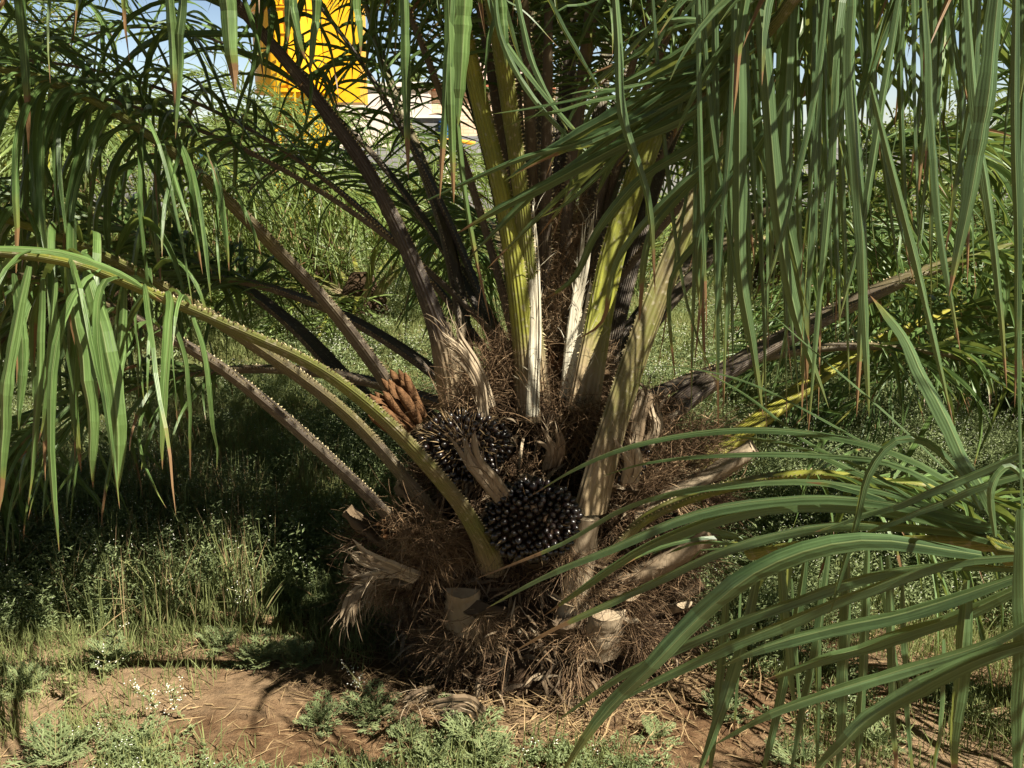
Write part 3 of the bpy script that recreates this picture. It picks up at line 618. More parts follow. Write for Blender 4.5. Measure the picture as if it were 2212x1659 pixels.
def shag():
    mb = MB()
    for b, d, L, w in BOOTS:                               # tufts: strands that leave the edges and the foot of every cut leaf base together
        s_ = nrm(np.cross(d, (0, 0, 1)))
        for q in range(7):
            sg = rng.choice([-1, 1]); n = int(rng.integers(40, 110)); c = b + d * L * rng.uniform(-.1, .75) + s_ * sg * w * rng.uniform(.5, 1.2) - np.array([0, 0, .02])
            base = d * rng.uniform(.1, .9) + s_ * sg * rng.uniform(-.2, .9) + np.array([0, 0, rng.uniform(-1.0, .15)])
            fibres(mb, c + rng.normal(0, .014, (n, 3)), base + rng.normal(0, rng.uniform(.10, .45), (n, 3)), rng.uniform(.045, .12) * rng.uniform(.7, 1.8, n), rng.uniform(.0005, .0015, n), np.full(n, rng.uniform(0, 7)), rng.uniform(3, 12), tone=rng.uniform(.0, .85) ** .8)
    for i in range(70):
        z = rng.uniform(.02, .7); a = rng.uniform(-math.pi * 1.08, math.pi * .08); r = np.interp(z, [0, .3, .6, .8], [.46, .40, .33, .25])
        n = int(rng.integers(20, 50)); c = PC + [math.cos(a) * r, math.sin(a) * r, z]
        fibres(mb, c + rng.normal(0, .022, (n, 3)), np.array([math.cos(a), math.sin(a), rng.normal(-.3, .6)]) + rng.normal(0, .5, 3) + rng.normal(0, .33, (n, 3)), rng.uniform(.05, .18, n), rng.uniform(.0007, .0017, n), np.full(n, rng.uniform(0, 7)), rng.uniform(3, 12), tone=rng.uniform(.2, .6))
    k = 900; a = rng.uniform(-math.pi * 1.05, math.pi * .05, k); z = rng.uniform(.0, .8, k) ; rr = np.interp(z, [0, .3, .6, .8], [.45, .40, .34, .26]) * rng.uniform(.9, 1.12, k)
    P = np.stack([PC[0] + np.cos(a) * rr, PC[1] + np.sin(a) * rr, z], 1); D = np.stack([np.cos(a) * .5, np.sin(a) * .5, rng.normal(-.1, .8, k)], 1) + rng.normal(0, .6, (k, 3))
    leaflets(mb, P, D, rng.normal(0, 1, (k, 3)), rng.uniform(.04, .15, k), rng.uniform(.004, .018, k), np.full(k, 5.), rng.normal(0, 1.2, k), rng.uniform(0, .8, k), K=5, wind=6, m=1)
    n = 2600                                               # mats round the petiole feet and between them
    a = rng.uniform(-math.pi, 0, n); z = rng.uniform(.65, 1.05, n); r = np.interp(z, [.65, .85, 1.05], [.30, .22, .13]) * rng.uniform(.7, 1.1, n)
    P = np.stack([PC[0] + np.cos(a) * r, PC[1] + np.sin(a) * r, z], 1)
    fibres(mb, P, np.stack([np.cos(a), np.sin(a), np.zeros(n)], 1) + rng.normal(0, .8, (n, 3)), rng.uniform(.05, .16, n), rng.uniform(.0006, .0014, n), np.full(n, 2.), 6)
    n = 4800; cx = W(1198, 800, 3.2)[0]; z = rng.uniform(.8, 1.48, n); a = rng.uniform(-math.pi, .0, n); r = np.interp(z, [.8, 1.0, 1.6], [.17, .13, .06]) * rng.uniform(.6, 1.1, n)
    P = np.stack([cx + np.cos(a) * r, 3.2 + np.sin(a) * r, z], 1)
    fibres(mb, P, np.stack([np.cos(a) * .4, np.sin(a) * .4, rng.normal(0.3, .8, n)], 1) + rng.normal(0, .35, (n, 3)), rng.uniform(.04, .13, n), rng.uniform(.0005, .0012, n), np.full(n, 1.), 7, tone=.92)
    # fibres along the right-hand sheaths
    for (x0, y0, Y0), (x1, y1, Y1), k in (((1290, 1120, 2.9), (1520, 950, 3.0), 900), ((1300, 1300, 2.8), (1480, 1190, 2.9), 1000), ((1000, 900, 2.95), (1090, 760, 3.0), 700), ((1230, 890, 2.9), (1290, 930, 2.9), 500), ((1380, 860, 3.0), (1480, 960, 3.0), 300), ((870, 1120, 2.85), (960, 1200, 2.75), 600)):
        A, B = W(x0, y0, Y0), W(x1, y1, Y1); t = rng.random((k, 1)); P = A + (B - A) * t + rng.normal(0, .035, (k, 3))
        fibres(mb, P, (B - A) + rng.normal(0, .25, (k, 3)), rng.uniform(.06, .2, k), rng.uniform(.0006, .0014, k), np.full(k, 2.5), 4)
    return mb.build('fibre', [M['fibre'], M['boot']], palm, smooth=False)
shag()

# ------------------------------------------------------------------ neighbour palm on the right: its fronds hang close to the lens
RC = np.array([3.1, 1.75, 0])
rp = thing('oil_palm', RC, 'oil palm at the right edge, its near fronds hanging as a curtain in the foreground', 'palm tree')
def rtrunk(parent, c, r=.34, h=.8):
    h = max(h, .3)
    mb = MB(); n, k = 20, 32; z = np.linspace(-.05, h, n); a = np.linspace(0, 2 * np.pi, k, endpoint=False); A, Z = np.meshgrid(a, z)
    RR = r * np.interp(Z, [0, h * .5, h], [1.15, 1, .4]) * (1 + .35 * (vnoise(A * 1.5, Z, .12, 5) - .5))
    V = np.stack([c[0] + RR * np.cos(A), c[1] + RR * np.sin(A), Z], -1); mb.add(V, grid_faces(n, k, True)); mb.add(V[-1], np.arange(k)[None])
    return mb.build('trunk', M['trunk'], parent)
rtrunk(rp, RC)
def bl(pts, wpx, Y0=None, **kw):
    """traced blade; wpx = width in pixels at its own distance"""
    P = [W(*p) for p in pts]; Ym = sum(p[2] for p in pts) / len(pts); return dict(pts=P, wid=wpx / FPX * Ym * .72, **kw)
def more(L, k, dx=.03, wf=(.45, .9), pr=1.0):
    out = list(L)
    for e in L:
        for _ in range(k):
            if rng.random() > pr: continue
            P = np.array(e['pts']); t = np.linspace(0, 1, len(P))[:, None]; q = P + rng.normal(0, dx, 3) * (.4 + t) + rng.normal(0, dx * .25, P.shape)
            q = q[0] + (q - q[0]) * rng.uniform(.7, 1.0)
            f = dict(e); f['pts'] = q; f['wid'] = e['wid'] * rng.uniform(*wf); f['rnd'] = rng.random(); f['twist'] = e.get('twist', 0) + rng.normal(0, .6); out.append(f)
    return out
def dd(pts, Ya, Yb): return [(x, y, Ya + (Yb - Ya) * i / (len(pts) - 1)) for i, (x, y) in enumerate(pts)]
UP = (0, -.55, .8)
fan = [bl(dd(p, a, b), w, face=f, rnd=r) for p, a, b, w, f, r in (
    ([(2160, 1115), (1980, 1000), (1800, 945), (1600, 930), (1400, 955), (1250, 1010), (1140, 1075)], 1.4, 2.0, 30, UP, .5),
    ([(2150, 1120), (1950, 1010), (1780, 985), (1560, 985), (1400, 1000), (1300, 1030)], 1.4, 1.9, 24, UP, .3),
    ([(2120, 1130), (1900, 1060), (1700, 1040), (1480, 1060), (1350, 1100), (1200, 1180), (1030, 1250)], 1.4, 2.1, 30, UP, .8),
    ([(2150, 1140), (1900, 1090), (1700, 1085), (1500, 1115), (1300, 1195), (1160, 1255), (1050, 1315)], 1.4, 2.0, 42, UP, .6),
    ([(2200, 1190), (2020, 1125), (1820, 1095), (1620, 1105), (1450, 1160), (1320, 1230), (1180, 1330)], 1.4, 1.9, 46, (0, -.7, .7), .95),
    ([(2200, 1195), (2050, 1150), (1800, 1140), (1600, 1180), (1430, 1250), (1260, 1330), (1105, 1408)], 1.35, 1.9, 40, UP, .4),
    ([(2212, 1230), (2000, 1225), (1780, 1280), (1600, 1345), (1450, 1410), (1330, 1470), (1200, 1560)], 1.35, 1.8, 40, UP, .55),
    ([(2120, 1200), (1850, 1170), (1640, 1230), (1500, 1340), (1370, 1470), (1270, 1580), (1205, 1680)], 1.35, 1.6, 66, (.3, -.8, .5), .15),
    ([(2230, 1205), (2050, 1215), (1900, 1270), (1760, 1325), (1600, 1390), (1420, 1470), (1290, 1540)], 1.3, 1.7, 46, UP, .7),
    ([(2230, 1240), (2080, 1290), (1920, 1335), (1780, 1365), (1640, 1405), (1560, 1440)], 1.3, 1.5, 52, UP, .35),
    ([(2240, 1250), (2100, 1320), (1960, 1370), (1800, 1420), (1650, 1470)], 1.3, 1.5, 50, (.1, -.6, .7), .9),
    ([(2260, 1330), (2100, 1405), (1950, 1450), (1780, 1505), (1640, 1555), (1540, 1610)], 1.2, 1.4, 44, UP, .6),
    ([(2260, 1380), (2100, 1430), (1960, 1500), (1840, 1580), (1740, 1700)], 1.2, 1.3, 56, (.2, -.7, .6), .95),
    ([(2120, 1100), (2070, 1020), (2000, 955), (1930, 955), (1875, 1030), (1845, 1150), (1815, 1250), (1790, 1330)], 1.4, 1.45, 26, (-.6, -.6, .3), .2),
    ([(2150, 1120), (2085, 1000), (2015, 860), (1950, 730), (1905, 665), (1880, 640)], 1.35, 1.5, 52, (.3, -.9, .2), .9),
    ([(2260, 960), (2120, 1020), (1990, 1075), (1880, 1110), (1760, 1150)], 1.3, 1.5, 34, UP, .7),
    ([(2260, 1010), (2100, 1060), (1980, 1110), (1850, 1160)], 1.3, 1.45, 30, UP, .5),
    ([(2150, 1160), (2140, 1060), (2170, 1010), (2200, 1020), (2240, 1080)], 1.3, 1.3, 24, (-.3, -.9, .2), .8),
    ([(2180, 1150), (2050, 1020), (1900, 880), (1760, 760), (1640, 655)], 1.4, 1.7, 8, UP, .99),
    ([(2160, 1180), (1980, 1030), (1800, 920), (1600, 820), (1430, 790), (1340, 800)], 1.4, 2.0, 9, UP, .3),
    ([(2100, 1170), (1900, 1030), (1750, 960), (1620, 860), (1500, 790)], 1.4, 1.9, 14, UP, .5),
    ([(2200, 1160), (1990, 1090), (1830, 1010), (1700, 960), (1560, 940)], 1.4, 1.8, 26, UP, .2),
    ([(2160, 1150), (2010, 1120), (1850, 1060), (1740, 1040)], 1.4, 1.6, 34, UP, .1),
)]
for x0, y0, x1, y1, w, Yh in ((1572, 1250, 1530, 1700, 30, 1.7), (1640, 1230, 1500, 1700, 40, 1.65), (1684, 1180, 1722, 1560, 32, 1.6), (1745, 1190, 1640, 1700, 34, 1.7), (1790, 1200, 1700, 1700, 36, 1.7),
                            (1830, 1180, 1812, 1700, 46, 1.6), (1875, 1180, 1850, 1700, 32, 1.75), (1920, 1200, 1935, 1700, 34, 1.6), (1950, 1260, 1968, 1700, 30, 1.5), (1900, 1200, 1960, 1560, 20, 1.8),
                            (2090, 1250, 2055, 1720, 54, 1.35), (2040, 1380, 2010, 1720, 40, 1.4), (2205, 1100, 2195, 1750, 60, 1.25), (1600, 1260, 1585, 1600, 16, 1.9), (1710, 1250, 1740, 1660, 14, 1.9), (1770, 1250, 1765, 1690, 18, 1.85)):
    fan.append(bl(dd([(x0, y0), (x0 + (x1 - x0) * .25, y0 + (y1 - y0) * .33), (x0 + (x1 - x0) * .6, y0 + (y1 - y0) * .66), (x1, y1)], Yh, Yh), w, twist=rng.normal(0, .5)))
p = catmull([RC + [-.2, -.1, .7], (2.5, 1.5, 1.1), (1.8, 1.35, 1.30), W(2330, 1180, 1.33), W(2190, 1165, 1.40), W(2000, 1160, 1.5), W(1800, 1165, 1.62), W(1620, 1190, 1.75)], 40)
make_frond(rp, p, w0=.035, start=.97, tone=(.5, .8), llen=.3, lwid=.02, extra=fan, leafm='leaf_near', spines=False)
# the curtain
cur = [bl(dd(p, a, b), w, rnd=r, twist=tw) for p, a, b, w, r, tw in (
    ([(1620, -140), (1650, 100), (1680, 450), (1720, 680), (1790, 880)], 1.9, 1.9, 44, .95, .3),
    ([(1590, -140), (1598, 200), (1600, 560), (1625, 740), (1648, 900)], 1.9, 1.9, 42, .9, .5),
    ([(1575, -140), (1570, 300), (1575, 600), (1560, 900)], 2.0, 2.0, 28, .6, .8),
    ([(1720, -140), (1700, 150), (1690, 400), (1735, 640), (1745, 830)], 1.95, 1.95, 40, .8, .4),
    ([(1840, -140), (1835, 150), (1858, 500), (1876, 900)], 1.6, 1.6, 40, .7, .3),
    ([(1820, 60), (1850, 300), (1862, 600), (1850, 900)], 1.7, 1.7, 26, .4, .3),
    ([(2160, -140), (2140, 100), (2110, 330), (2050, 640)], 1.2, 1.2, 56, .5, .2),
    ([(1880, 180), (1930, 380), (1985, 600), (2060, 920)], 1.5, 1.5, 24, .9, .2),
    ([(2197, -140), (2192, 250), (2200, 560), (2192, 880)], 1.1, 1.1, 26, .1, .2),
    ([(2212, 200), (2206, 560), (2204, 900), (2208, 1200)], 1.1, 1.1, 22, .3, .2),
    ([(1320, -120), (1335, 80), (1345, 250), (1400, 430), (1415, 640)], 2.0, 2.0, 26, .8, .9),
    ([(1400, -120), (1430, 250), (1480, 640), (1560, 860)], 2.1, 2.1, 16, .5, .5),
    ([(1540, -120), (1535, 250), (1520, 560), (1500, 800)], 2.1, 2.1, 20, .4, .5),
    ([(1760, -120), (1770, 300), (1745, 640), (1730, 900)], 2.0, 2.0, 26, .5, .5),
    ([(1800, -120), (1760, 200), (1700, 470), (1650, 640)], 1.7, 1.7, 20, .3, .5),
    ([(1960, -120), (1900, 250), (1860, 500), (1810, 700)], 1.6, 1.6, 24, .6, .5),
    ([(1990, -120), (2010, 250), (2030, 500), (2075, 760)], 1.5, 1.5, 30, .5, .5),
    ([(2080, -120), (2100, 200), (2150, 560), (2175, 840)], 1.5, 1.5, 28, .8, .5),
)]
for i in range(105):
    x = rng.uniform(1480, 1830) if i < 60 else rng.uniform(1830, 2240); y1 = rng.uniform(430, 960) if x < 1830 else rng.uniform(250, 700); Y = rng.uniform(1.85, 2.5); dx = rng.normal(0, 60)
    cur.append(bl(dd([(x, -170), (x + dx * .2, y1 * .3), (x + dx * .6, y1 * .65), (x + dx, y1)], Y, Y), rng.uniform(9, 24), twist=rng.normal(0, 1.0), K=14))
p = catmull([RC + [-.2, 0, .8], (2.75, 1.8, 1.7), (2.2, 1.9, 2.15), (1.6, 1.95, 2.25), (1.1, 1.98, 2.14), W(1560, -130, 2.0), W(1330, -60, 2.05)], 40)
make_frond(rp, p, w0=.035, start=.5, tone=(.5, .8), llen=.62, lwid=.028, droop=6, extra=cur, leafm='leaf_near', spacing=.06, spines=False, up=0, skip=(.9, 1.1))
# the frond whose dark tip crosses the centre
cross = [bl(dd(p, a, b), w, rnd=r, face=f) for p, a, b, w, r, f in (
    ([(1640, 150), (1500, 180), (1330, 210), (1200, 240), (1085, 275)], 1.95, 2.2, 24, .9, (0, -.6, .8)),
    ([(1620, 120), (1500, 240), (1330, 320), (1180, 400), (1080, 450), (985, 505)], 1.95, 2.3, 36, .1, (.1, -1, .2)),
    ([(1640, 180), (1520, 300), (1380, 390), (1290, 500), (1240, 600), (1170, 650)], 1.95, 2.3, 30, .2, (-.2, -1, .2)),
    ([(1600, 100), (1450, 180), (1300, 260), (1180, 330), (1090, 390)], 2.0, 2.25, 34, .0, (.1, -1, -.1)),
    ([(1560, 130), (1400, 230), (1250, 350), (1150, 420), (1010, 560)], 2.0, 2.3, 26, .3, (.1, -1, .1)),
    ([(1640, 80), (1530, 120), (1440, 190), (1350, 290), (1290, 420)], 2.0, 2.2, 44, .0, (-.2, -1, .1)),
    ([(1650, 200), (1560, 330), (1470, 420), (1400, 520), (1380, 700)], 1.95, 2.1, 28, .4, (-.1, -1, .1)),
    ([(1500, -100), (1420, 40), (1330, 140), (1250, 220), (1180, 380)], 2.1, 2.3, 18, .5, None),
    ([(1040, -100), (1080, 70), (1180, 210), (1300, 350)], 2.2, 2.2, 20, .8, None),
    ([(1100, -100), (1130, 60), (1160, 160), (1230, 290)], 2.2, 2.2, 18, .6, None),
    ([(1600, 40), (1460, 60), (1380, 110), (1290, 190)], 2.1, 2.3, 20, .5, None),
)]
p = catmull([RC + [-.15, .1, .8], (2.5, 1.85, 1.75), (1.8, 1.85, 2.2), W(1900, -160, 1.85), W(1740, -20, 1.9), W(1620, 110, 1.97), W(1540, 190, 2.03), W(1500, 230, 2.08)], 44)
make_frond(rp, p, w0=.04, w1=.012, start=.55, tone=(.4, .5), llen=.6, lwid=.034, droop=3, extra=more(cross, 2, .05), leafm='leaf_near', spacing=.05, spines=False)
# more of its crown, out of frame, that shades the near fronds
for az, el, L in ((110, 45, 2.6), (85, 55, 2.6), (60, 35, 2.6)):
    a = R(az); d = np.array([math.cos(a) * math.cos(R(el)), math.sin(a) * math.cos(R(el)), math.sin(R(el))]); b = RC + [math.cos(a) * .18, math.sin(a) * .18, .75]
    make_frond(rp, extend(np.array([b, b + d * .06]), L, .7, n=40), w0=.035, start=.3, tone=(.5, .7), llen=.6, lwid=.028, droop=3, spacing=.055, spines=False)

for pts in (((3.1, 1.7, .8), (2.5, 1.55, 1.4), (1.9, 1.4, 1.62), (1.4, 1.15, 1.64), (1.0, .85, 1.55)), ((3.1, 1.7, .8), (2.6, 1.2, 1.6), (2.0, .95, 1.93), (1.5, .85, 2.0), (1.15, .95, 1.97))):
    make_frond(rp, catmull(pts, 40), w0=.03, start=.3, tone=(.5, .7), llen=.42, lwid=.032, droop=2, spacing=.055, spines=False, up=.3)  # added fronds outside the view, set sunward to dapple the fan
# ------------------------------------------------------------------ palms farther off
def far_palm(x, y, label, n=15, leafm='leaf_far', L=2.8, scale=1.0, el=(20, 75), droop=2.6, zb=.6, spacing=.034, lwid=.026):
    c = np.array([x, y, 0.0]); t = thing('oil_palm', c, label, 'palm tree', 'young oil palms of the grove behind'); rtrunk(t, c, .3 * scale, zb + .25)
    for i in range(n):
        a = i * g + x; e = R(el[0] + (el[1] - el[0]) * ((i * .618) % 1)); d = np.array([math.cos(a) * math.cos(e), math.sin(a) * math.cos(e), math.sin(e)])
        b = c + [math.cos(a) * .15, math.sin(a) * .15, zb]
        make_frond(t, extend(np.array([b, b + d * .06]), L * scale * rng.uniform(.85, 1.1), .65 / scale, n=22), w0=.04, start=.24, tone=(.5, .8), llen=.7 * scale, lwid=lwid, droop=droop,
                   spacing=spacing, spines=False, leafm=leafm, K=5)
    return t
far_palm(-3.6, 8.4, 'bushy young oil palm standing behind the arching left frond', n=26, scale=1.25, el=(25, 82))
far_palm(-6.0, 10.5, 'young oil palm second from the left in the background row', n=24, scale=1.3, el=(25, 82))
far_palm(-2.2, 11.5, 'small oil palm left of the yellow silo, farther back', n=18, scale=1.0)
far_palm(-7.8, 13.0, 'oil palm with feathery crown against the sky at far left', n=22, scale=1.6)
far_palm(-1.5, 10.0, 'low young palm with drooping fine leaflets just behind the big central palm', n=16, scale=.75, el=(20, 65), zb=.25)
far_palm(4.4, 8.2, 'bushy young oil palm behind the hanging curtain of leaves', n=24, leafm='leaf')  # darker leaf colour stands in for the shade behind the curtain
far_palm(3.2, 12.0, 'young oil palm half hidden between the centre palm and the curtain', n=16, scale=.9)
far_palm(6.6, 10.5, 'oil palm farther back at the right edge', n=16, scale=1.1)
far_palm(1.6, 15.0, 'small distant palm right of the central palm near the block wall', n=12, scale=.9)
far_palm(3.5, 5.9, 'nearest of the background palms at right, behind the low fan of leaves', n=24, L=2.4, leafm='leaf')  # shade at right put into the leaf colour here too
far_palm(9.0, 16.0, 'most distant oil palm at far right before the block wall', n=12, scale=1.2)

# ------------------------------------------------------------------ buildings behind
def box(mb, c, s, m=0):
    c = np.asarray(c, float); s = np.asarray(s, float) / 2
    V = np.array([[x, y, z] for z in (-1, 1) for y in (-1, 1) for x in (-1, 1)]) * s + c
    mb.add(V, [[0, 1, 3, 2][::-1], [4, 5, 7, 6], [0, 1, 5, 4], [2, 3, 7, 6][::-1], [0, 2, 6, 4][::-1], [1, 3, 7, 5]], None, m)
def boxo(name, mat, c, s, parent=None):
    mb = MB(); box(mb, c, s); return mb.build(name, M[mat], parent, origin=None if parent is not None else np.array(c) * [1, 1, 0])
YW = 34.0
def wx(px, Y): return (px - 1106) / FPX * (Y / CP)          # rough x at that distance near the horizon
w_ = boxo('block_wall', 'block', (8, YW, .98), (44, .2, 1.98)); tag(w_, 'long low wall of bare grey concrete blocks crossing the background', 'wall')
pst = thing('concrete_post', (wx(970, YW - .5), YW - .5, 0), 'whitish concrete post standing in front of the grey block wall', 'post')
boxo('shaft', 'white', (wx(970, YW - .5), YW - .5, 1.0), (.28, .25, 2.0), pst); boxo('cap', 'white', (wx(970, YW - .5), YW - .5, 2.04), (.36, .33, .08), pst)
mb = MB(); tube(mb, catmull([(wx(955, YW - .6), YW - .6, 2.17), (wx(985, YW - .6), YW - .6, 2.20), (wx(1030, YW - .6), YW - .5, 2.10)], 12), .07, 8)
o = mb.build('plastic_pipe', M['orange'], origin=np.array([wx(990, YW - .6), YW - .6, 2.1])); tag(o, 'orange plastic pipe lying along the top of the grey block wall', 'pipe')
# brick house
YH = 46.0; hx = wx(1010, YH)
hs = thing('brick_house', (hx, YH, 0), 'pale mud brick house with a red tile edge behind the block wall', 'house')
ztop = W(1000, 205, YH)[2]
boxo('wall', 'brick', (hx + .8, YH, ztop / 2), (7.5, 6, ztop), hs); boxo('roof_edge', 'tile', (hx + .8, YH - .1, ztop + .1), (7.9, 6.4, .2), hs)
boxo('gable', 'render', (hx + 1.6, YH + .5, ztop + 1.0), (3.4, 4, 1.6), hs); boxo('gable_edge', 'render', (hx + 1.6, YH + .5, ztop + 1.9), (3.7, 4.3, .18), hs)
for k in (-1.4, 1.9): boxo('window', 'dark', (hx + k, YH - 3.02, 2.6), (.9, .1, .9), hs)
ph = thing('plastered_house', (wx(860, 44), 44, 0), 'pinkish plastered house with flat roof between the yellow silo and the brick house', 'house')
boxo('wall', 'render', (wx(840, 44), 44, 2.2), (4.4, 5, 4.4), ph); boxo('roof', 'white', (wx(840, 44), 44, 4.5), (4.7, 5.3, .18), ph); 
sh = thing('block_shed', (wx(950, 37), 37, 0), 'small unfinished grey block shed peeping over the wall below the brick house', 'shed')
boxo('wall', 'block', (wx(930, 37), 37, 1.5), (2.2, 2, 3.0), sh); boxo('roof', 'white', (wx(930, 37), 37, 3.05), (2.4, 2.2, .1), sh); boxo('side_wall', 'block', (wx(1015, 37), 37, 1.2), (1.5, 1.6, 2.4), sh)
bt = thing('water_tank', (wx(972, 36), 36, 0), 'small blue plastic water tank on a stand beside the block shed', 'tank')
def drum(name, mat, c, r, h, parent, r2=None, k=24, taper=None):
    mb = MB(); zs = np.array([0, .04, .5, .96, 1.0]) * h; rs = np.array([.94, 1, 1, 1, .94]) * r if r2 is None else np.linspace(r, r2, 5)
    a = np.linspace(0, 2 * np.pi, k, endpoint=False)
    V = np.stack([c[0] + rs[:, None] * np.cos(a), c[1] + rs[:, None] * np.sin(a), c[2] + zs[:, None] + 0 * a], -1)
    mb.add(V, grid_faces(5, k, True)); mb.add(V[-1], np.arange(k)[None]); mb.add(V[0], np.arange(k)[::-1][None]); return mb.build(name, M[mat], parent, smooth=False)
drum('drum', 'blue', (wx(972, 36), 36, 2.15), .28, .75, bt); boxo('stand', 'white', (wx(972, 36), 36, 1.07), (.5, .5, 2.14), bt)
bt = thing('water_tank', (wx(455, 26), 26, 0), 'blue plastic water tank glimpsed through the leaves at left', 'tank')
drum('drum', 'blue', (wx(455, 26), 26, 1.5), .35, .5, bt); boxo('stand', 'block', (wx(455, 26), 26, .74), (1.1, 1.1, 1.48), bt)
# yellow silo
YS = 27.0; sx = wx(660, YS); sr = 0.92
sl = thing('yellow_silo', (sx, YS, 0), 'tall bright yellow steel silo with cone bottom and legs rising behind the palms', 'silo')
zc = W(665, 205, YS)[2]
drum('shell', 'yellow', (sx, YS, zc), sr, 8.0, sl, k=40); drum('cone', 'yellow', (sx + .45, YS, 1.75), .30, zc - 1.76, sl, r2=sr * .96, k=40)
for k in range(4):
    a = R(45 + 90 * k); lm = MB(); box(lm, (sx + math.cos(a) * sr * .55, YS + math.sin(a) * sr * .55, (zc + 1.5) / 2), (.16, .16, zc + 1.5)); lm.build('leg', M['yellow'], sl)
for z in (zc + .02, zc + 2.0, zc + 4.0):
    mb = MB(); drum_r = sr + .035; a = np.linspace(0, 2 * np.pi, 40, endpoint=False)
    V = np.stack([np.stack([sx + q * np.cos(a), YS + q * np.sin(a), np.full(40, zz)], -1) for q, zz in ((sr - .01, z), (drum_r, z), (drum_r, z + .09), (sr - .01, z + .09))]); mb.add(V, grid_faces(4, 40, True)); mb.build('hoop', M['yellow'], sl)
boxo('control_cabin', 'yellow', (sx + 1.25, YS + .4, zc + 1.1), (1.1, 1.4, 2.6), sl)
lad = MB()
for s in (-.2, .2): box(lad, (sx + .1 + s, YS - sr - .18, zc + 3.2), (.04, .04, 7.5))
for k in range(24): box(lad, (sx + .1, YS - sr - .18, zc - .4 + k * .3), (.36, .03, .03))
lad.build('ladder', M['yellow'], sl)
# trees beyond the wall
def tree(x, y, h, cr, label, conic=False, n=5200):
    t = thing('tree', (x, y, 0), label, 'tree', 'trees beyond the block wall'); mb = MB()
    tube(mb, catmull([(x, y, 0), (x + .1, y, h * .35), (x - .05, y, h * .62)], 10), np.linspace(.16, .07, 10), 8)
    for k in range(6): a = k * 1.1; tube(mb, catmull([(x, y, h * (.3 + .05 * k)), (x + math.cos(a) * cr * .35, y + math.sin(a) * cr * .35, h * .6), (x + math.cos(a) * cr * .7, y + math.sin(a) * cr * .7, h * .72)], 7), np.linspace(.07, .02, 7), 6)
    mb.build('trunk', M['bark'], t)
    lb = MB(); nc = 60
    if conic:
        q = rng.random(nc); a = rng.uniform(0, 6.28, nc); r = cr * (1 - q) * rng.uniform(.3, 1, nc); C = np.stack([x + r * np.cos(a), y + r * np.sin(a), h * (.18 + .8 * q)], 1); cs = cr * .35
    else:
        C = nrm(rng.normal(0, 1, (nc, 3))) * rng.uniform(.4, 1, (nc, 1)) * [cr, cr, h * .3] + [x, y, h * .66]; cs = cr * .28
    P = C[rng.integers(0, nc, n)] + rng.normal(0, cs * .5, (n, 3)); d = rng.normal(0, 1, (n, 3))
    leaflets(lb, P, d, rng.normal(0, 1, (n, 3)), rng.uniform(.16, .32, n), rng.uniform(.07, .14, n), np.full(n, 2.), np.zeros(n), rng.random(n), K=2)
    lb.build('crown', M['leaf_far'], t)
tree(wx(905, 60), 60, 6.9, 1.2, 'narrow pointed conifer above the roof of the brick house', True)
tree(wx(560, 40), 40, 3.4, 2.2, 'round bushy tree left of the yellow silo')
tree(wx(1290, 50), 50, 3.2, 2.6, 'low spreading tree behind the wall right of the centre palm')
tree(wx(1950, 45), 45, 3.6, 2.8, 'broad tree behind the curtain of leaves at right')
tree(wx(200, 45), 45, 3.6, 3.0, 'broad low tree at far left beyond the palms')
tree(wx(780, 55), 55, 4.6, 1.8, 'bushy tree crown showing between the silo and the plastered house')

# ------------------------------------------------------------------ ground cover
def tri_scatter(n, Y0, Y1, power=1.0):
    """points spread over the seen wedge of ground"""
    q = rng.random(n) ** power; Y = Y0 + (Y1 - Y0) * q; X = rng.uniform(-1, 1, n) * (Y * .56 + .25); return X, Y
def bare(x, y):
    """1 where soil shows"""
    b = vnoise(x, y, .55, 11) * .6 + vnoise(x, y, .2, 12) * .4
    near = np.clip((4.0 - y) / 1.4, 0, 1)
    pit = np.exp(-(((x - (-.62)) / .42) ** 2 + ((y - 2.72) / .24) ** 2))
    return np.clip(b * (.35 + .9 * near) + pit * .45 - .05 * (1 - near), 0, 1)
def keep(x, y, thr):
    b = bare(x, y); d = np.hypot(x - PC[0], y - PC[1]); k = (b < thr + rng.normal(0, .12, len(x))) & (d > .44)
    return x[k], y[k]
def grass_layer(mb, n, Y0, Y1, hmin, hmax, wid, blades, power, thr, K=3, spread=.03, lean=.45):
    x, y = tri_scatter(n, Y0, Y1, power); x, y = keep(x, y, thr); m = len(x)
    x = np.repeat(x, blades) + rng.normal(0, spread, m * blades); y = np.repeat(y, blades) + rng.normal(0, spread, m * blades)
    tall = np.repeat(rng.uniform(hmin, hmax, m), blades); k = len(x)
    P = np.stack([x, y, gz(x, y) * np.clip(1 - (y - 12) / 20, 0, 1) - .003], 1); a = rng.uniform(0, 6.283, k); le = np.abs(rng.normal(0, lean, k))
    d = np.stack([np.cos(a) * le, np.sin(a) * le, np.ones(k)], 1)
    leaflets(mb, P, d, np.stack([-np.sin(a), np.cos(a), np.zeros(k)], 1), tall * rng.uniform(.5, 1.1, k), wid * rng.uniform(.6, 1.3, k), rng.uniform(1, 9, k), rng.normal(0, .6, k),
              np.clip(np.repeat(vnoise(x[::blades], y[::blades], .8, 21), blades) * .6 + rng.random(k) * .4, 0, 1), K=K)
mb = MB()
grass_layer(mb, 9000, 1.9, 4.2, .03, .12, .0034, 9, 1, .56)
grass_layer(mb, 9000, 3.4, 7.5, .06, .17, .005, 9, 1, .60)
grass_layer(mb, 9000, 6.5, 14, .08, .20, .009, 7, 1, .62, K=2, spread=.06)
grass_layer(mb, 7000, 13, 33, .10, .26, .02, 6, 1, .5, K=2, spread=.12)
